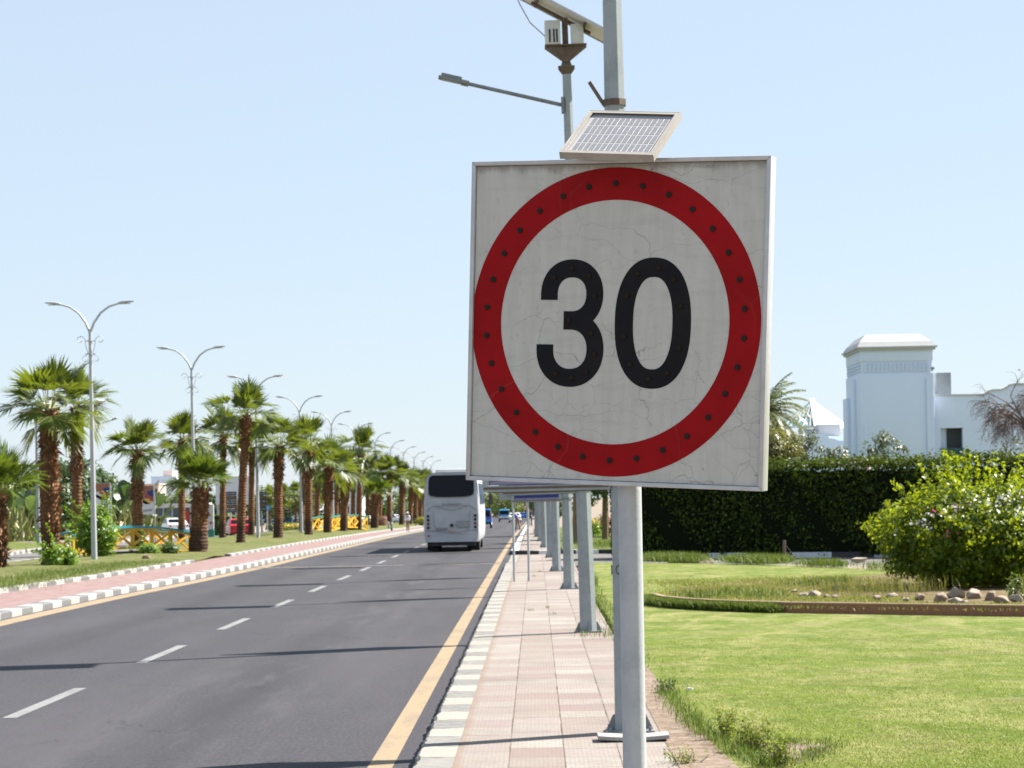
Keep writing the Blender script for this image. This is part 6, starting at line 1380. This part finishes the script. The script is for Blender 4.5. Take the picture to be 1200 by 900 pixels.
def person(loc_, rz, label, shirt, trou, lean=0., step=.12, arms=((.10, .02), (.06, .12)), cap=None, sc=1.):
    """facing +y; lean bends the trunk forward; arms give (elbow forward, hand forward) for left and right"""
    r = thing('person', loc_, label, 'person', None, rz); c, s = math.cos(lean), math.sin(lean)
    def B(x, y, z): z -= .92; return (x, y*c+z*s, .92-y*s+z*c)     # trunk points turn about the hips
    J = {'hip': ((0, 0, .93), .135, .10), 'waist': (B(0, 0, 1.08), .125, .095), 'chest': (B(0, 0, 1.30), .15, .105), 'neck': (B(0, .0, 1.475), .052, .055), 'jaw': (B(0, .02, 1.56), .066, .078), 'head': (B(0, .015, 1.64), .076, .092), 'crown': (B(0, .0, 1.715), .048, .058), 'nose': (B(0, .115, 1.605), .014, .014)}
    E = [('hip', 'waist'), ('waist', 'chest'), ('chest', 'neck'), ('neck', 'jaw'), ('jaw', 'head'), ('head', 'crown'), ('head', 'nose')]
    for n, sx, (ef, hf), st in (('l', -1, arms[0], step), ('r', 1, arms[1], -step)):
        sh = B(sx*.185, 0, 1.405); el = B(sx*.235, ef-.02, 1.13); ha = B(sx*.225, hf+.08, .89)
        if lean > .3: el = (sh[0]+sx*.02, sh[1]+ef, sh[2]-.27); ha = (el[0], el[1]+hf, el[2]-.23)
        el, ha = Vector(el), Vector(ha); d = (ha-el).normalized()
        J.update({n+'sh': (sh, .055, .055), n+'el': (tuple(el), .040, .040), n+'wr': (tuple(ha), .026, .028), n+'pa': (tuple(ha+d*.07), .034, .018)})
        E += [('chest', n+'sh'), (n+'sh', n+'el'), (n+'el', n+'wr'), (n+'wr', n+'pa')]
        for k, (off, ln) in enumerate(((-.026, .066), (-.009, .078), (.009, .074), (.026, .058))):
            p = ha+d*.085+Vector((0, off, 0)); J.update({n+'f%da' % k: (tuple(p), .0085, .0085), n+'f%db' % k: (tuple(p+d*ln*.6+Vector((-sx*.006, 0, 0))), .008, .008), n+'f%dc' % k: (tuple(p+d*ln+Vector((-sx*.018, 0, 0))), .006, .006)}); E += [(n+'pa', n+'f%da' % k), (n+'f%da' % k, n+'f%db' % k), (n+'f%db' % k, n+'f%dc' % k)]
        p = ha+d*.04+Vector((0, .034, 0)); J.update({n+'t1': (tuple(p), .011, .011), n+'t2': (tuple(p+d*.045+Vector((0, .018, 0))), .009, .009)}); E += [(n+'wr', n+'t1'), (n+'t1', n+'t2')]
        kn = (sx*.10, st*.5+.02, .50); an = (sx*.105, st, .085)
        J.update({n+'th': ((sx*.095, 0, .86), .090, .085), n+'kn': (kn, .058, .060), n+'ca': ((sx*.103, st*.75-.02, .33), .055, .055), n+'an': (an, .036, .040), n+'he': ((sx*.105, st-.04, .035), .036, .034), n+'to': ((sx*.112, st+.17, .028), .040, .024)})
        E += [('hip', n+'th'), (n+'th', n+'kn'), (n+'kn', n+'ca'), (n+'ca', n+'an'), (n+'an', n+'he'), (n+'an', n+'to')]
    skin_mesh('body', J, E, M['skin'], r)
    g = lambda k, f=1.14, a=.008: (J[k][0], J[k][1]*f+a, J[k][2]*f+a)
    S = {k: g(k) for k in ('hip', 'waist', 'chest', 'lsh', 'rsh')}; S['nk'] = (B(0, 0, 1.425), .075, .075)
    ES = [('hip', 'waist'), ('waist', 'chest'), ('chest', 'lsh'), ('chest', 'rsh'), ('chest', 'nk')]
    for n in 'lr': a, b = Vector(J[n+'sh'][0]), Vector(J[n+'el'][0]); w = Vector(J[n+'wr'][0]); S[n+'u'] = (tuple(b), .054, .054); S[n+'cuff'] = (tuple(b.lerp(w, .75)), .044, .044); ES += [(n+'sh', n+'u'), (n+'u', n+'cuff')]
    skin_mesh('shirt', S, ES, M[shirt], r)
    T = {'hip': g('hip', 1.1, .006)}; ET = []
    for n in 'lr': T[n+'th'] = g(n+'th', 1.12); T[n+'kn'] = g(n+'kn', 1.2, .012); T[n+'ca'] = g(n+'ca', 1.15, .014); T[n+'an'] = (J[n+'an'][0], .062, .064); ET += [('hip', n+'th'), (n+'th', n+'kn'), (n+'kn', n+'ca'), (n+'ca', n+'an')]
    skin_mesh('trousers', T, ET, M[trou], r)
    hd = Vector(J['head'][0]); Hm = {'a': (tuple(hd+Vector(B(0, -.02, .975))-Vector(B(0, 0, .92))), .088, .100), 'b': (tuple(hd+Vector(B(0, -.03, .935))-Vector(B(0, 0, .92))), .090, .10), 'c': (tuple(hd+Vector(B(0, -.06, .90))-Vector(B(0, 0, .92))), .072, .06)}
    skin_mesh('hair', Hm, [('a', 'b'), ('b', 'c')], M['hair'], r, 1)
    for n in 'lr': J2 = {'h': (J[n+'he'][0], .048, .042), 't': (J[n+'to'][0], .050, .032)}; skin_mesh('shoe', J2, [('h', 't')], M['black_trim'], r, 1)
    if cap:
        mb = MB(); cc = hd+Vector(B(0, 0, .97))-Vector(B(0, 0, .92)); mb.tube([cc+Vector((0, 0, -.03)), cc+Vector((0, 0, .03)), cc+Vector((0, 0, .075)), cc+Vector((0, 0, .095))], [.115, .115, .085, .03], 16); mb.box(cc+Vector((0, .15, -.022)), (.17, .14, .012)); mb.build('cap', M[cap], r, 50)
    r.scale = (sc, sc, sc); return r
g = Gd(478, 622.5, .14); person((g.x, g.y, g.z), R(160), 'man in white shirt, khaki trousers and white cap on the footway left of the bus', 'shirt_white', 'trousers', 0., .06, cap='shirt_white', sc=.88)
g = at(607, 620, 178); person((g.x, 178, gz(178)+.15), R(70), 'person in a blue shirt and beige trousers bending forward at the far kerb', 'shirt_blue', 'trousers', .55, .16, ((.05, .12), (.16, .2)), sc=.92)
g = at(621.5, 615, 208); person((g.x, 208, gz(208)+.15), 0., 'person in dark grey walking away on the far sidewalk between the lamp poles', 'shirt_grey', 'trousers_dark', 0., .18, ((-.05, .1), (.1, .2)))

# ------------------------------------------------------------------ daylight and camera
SUN = Vector((.894*math.cos(R(47.5)), .447*math.cos(R(47.5)), math.sin(R(47.5)))).normalized()
sun = bpy.data.lights.new('sun', 'SUN'); sun.energy = 5.0; sun.angle = R(.53); sun.color = (1., .94, .85)
so = bpy.data.objects.new('sun', sun); link(so); so.rotation_euler = SUN.to_track_quat('Z', 'Y').to_euler(); so.location = (20, 20, 60)
w = bpy.data.worlds.new('World'); SC.world = w; w.use_nodes = True; nt = w.node_tree; bg = nt.nodes['Background']
sk = nt.nodes.new('ShaderNodeTexSky'); sk.sky_type = 'NISHITA'; sk.sun_disc = False; sk.sun_elevation = R(47.5); sk.sun_rotation = math.atan2(.894, .447)
sk.air_density = 1.0; sk.dust_density = .25; sk.ozone_density = 1.0; sk.altitude = 0
mx = nt.nodes.new('ShaderNodeMix'); mx.data_type = 'RGBA'; mx.inputs[0].default_value = .75; mx.inputs[7].default_value = (4.5, 5.35, 6.35, 1)   # thin even haze veil over the clear sky
nt.links.new(sk.outputs[0], mx.inputs[6]); nt.links.new(mx.outputs[2], bg.inputs[0]); bg.inputs[1].default_value = .0505
cam = bpy.data.cameras.new('camera'); co = bpy.data.objects.new('camera', cam); link(co); SC.camera = co
cam.sensor_fit = 'HORIZONTAL'; cam.sensor_width = 22.3; cam.lens = F/1200*22.3; cam.shift_y = (PY-450)/1200; cam.clip_start = .2; cam.clip_end = 9000
co.matrix_world = Matrix.Translation((0, 0, EYE)) @ Matrix.Rotation(YAW, 4, 'Z') @ Matrix.Rotation(R(90), 4, 'X') @ Matrix.Rotation(-ROLL, 4, 'Z')
cam.dof.use_dof = True; cam.dof.focus_distance = 7.1; cam.dof.aperture_fstop = 10
vs_ = SC.view_settings; vs_.view_transform = 'Standard'; vs_.look = 'None'; vs_.gamma = 1.; vs_.exposure = 1.62; vs_.use_curve_mapping = False
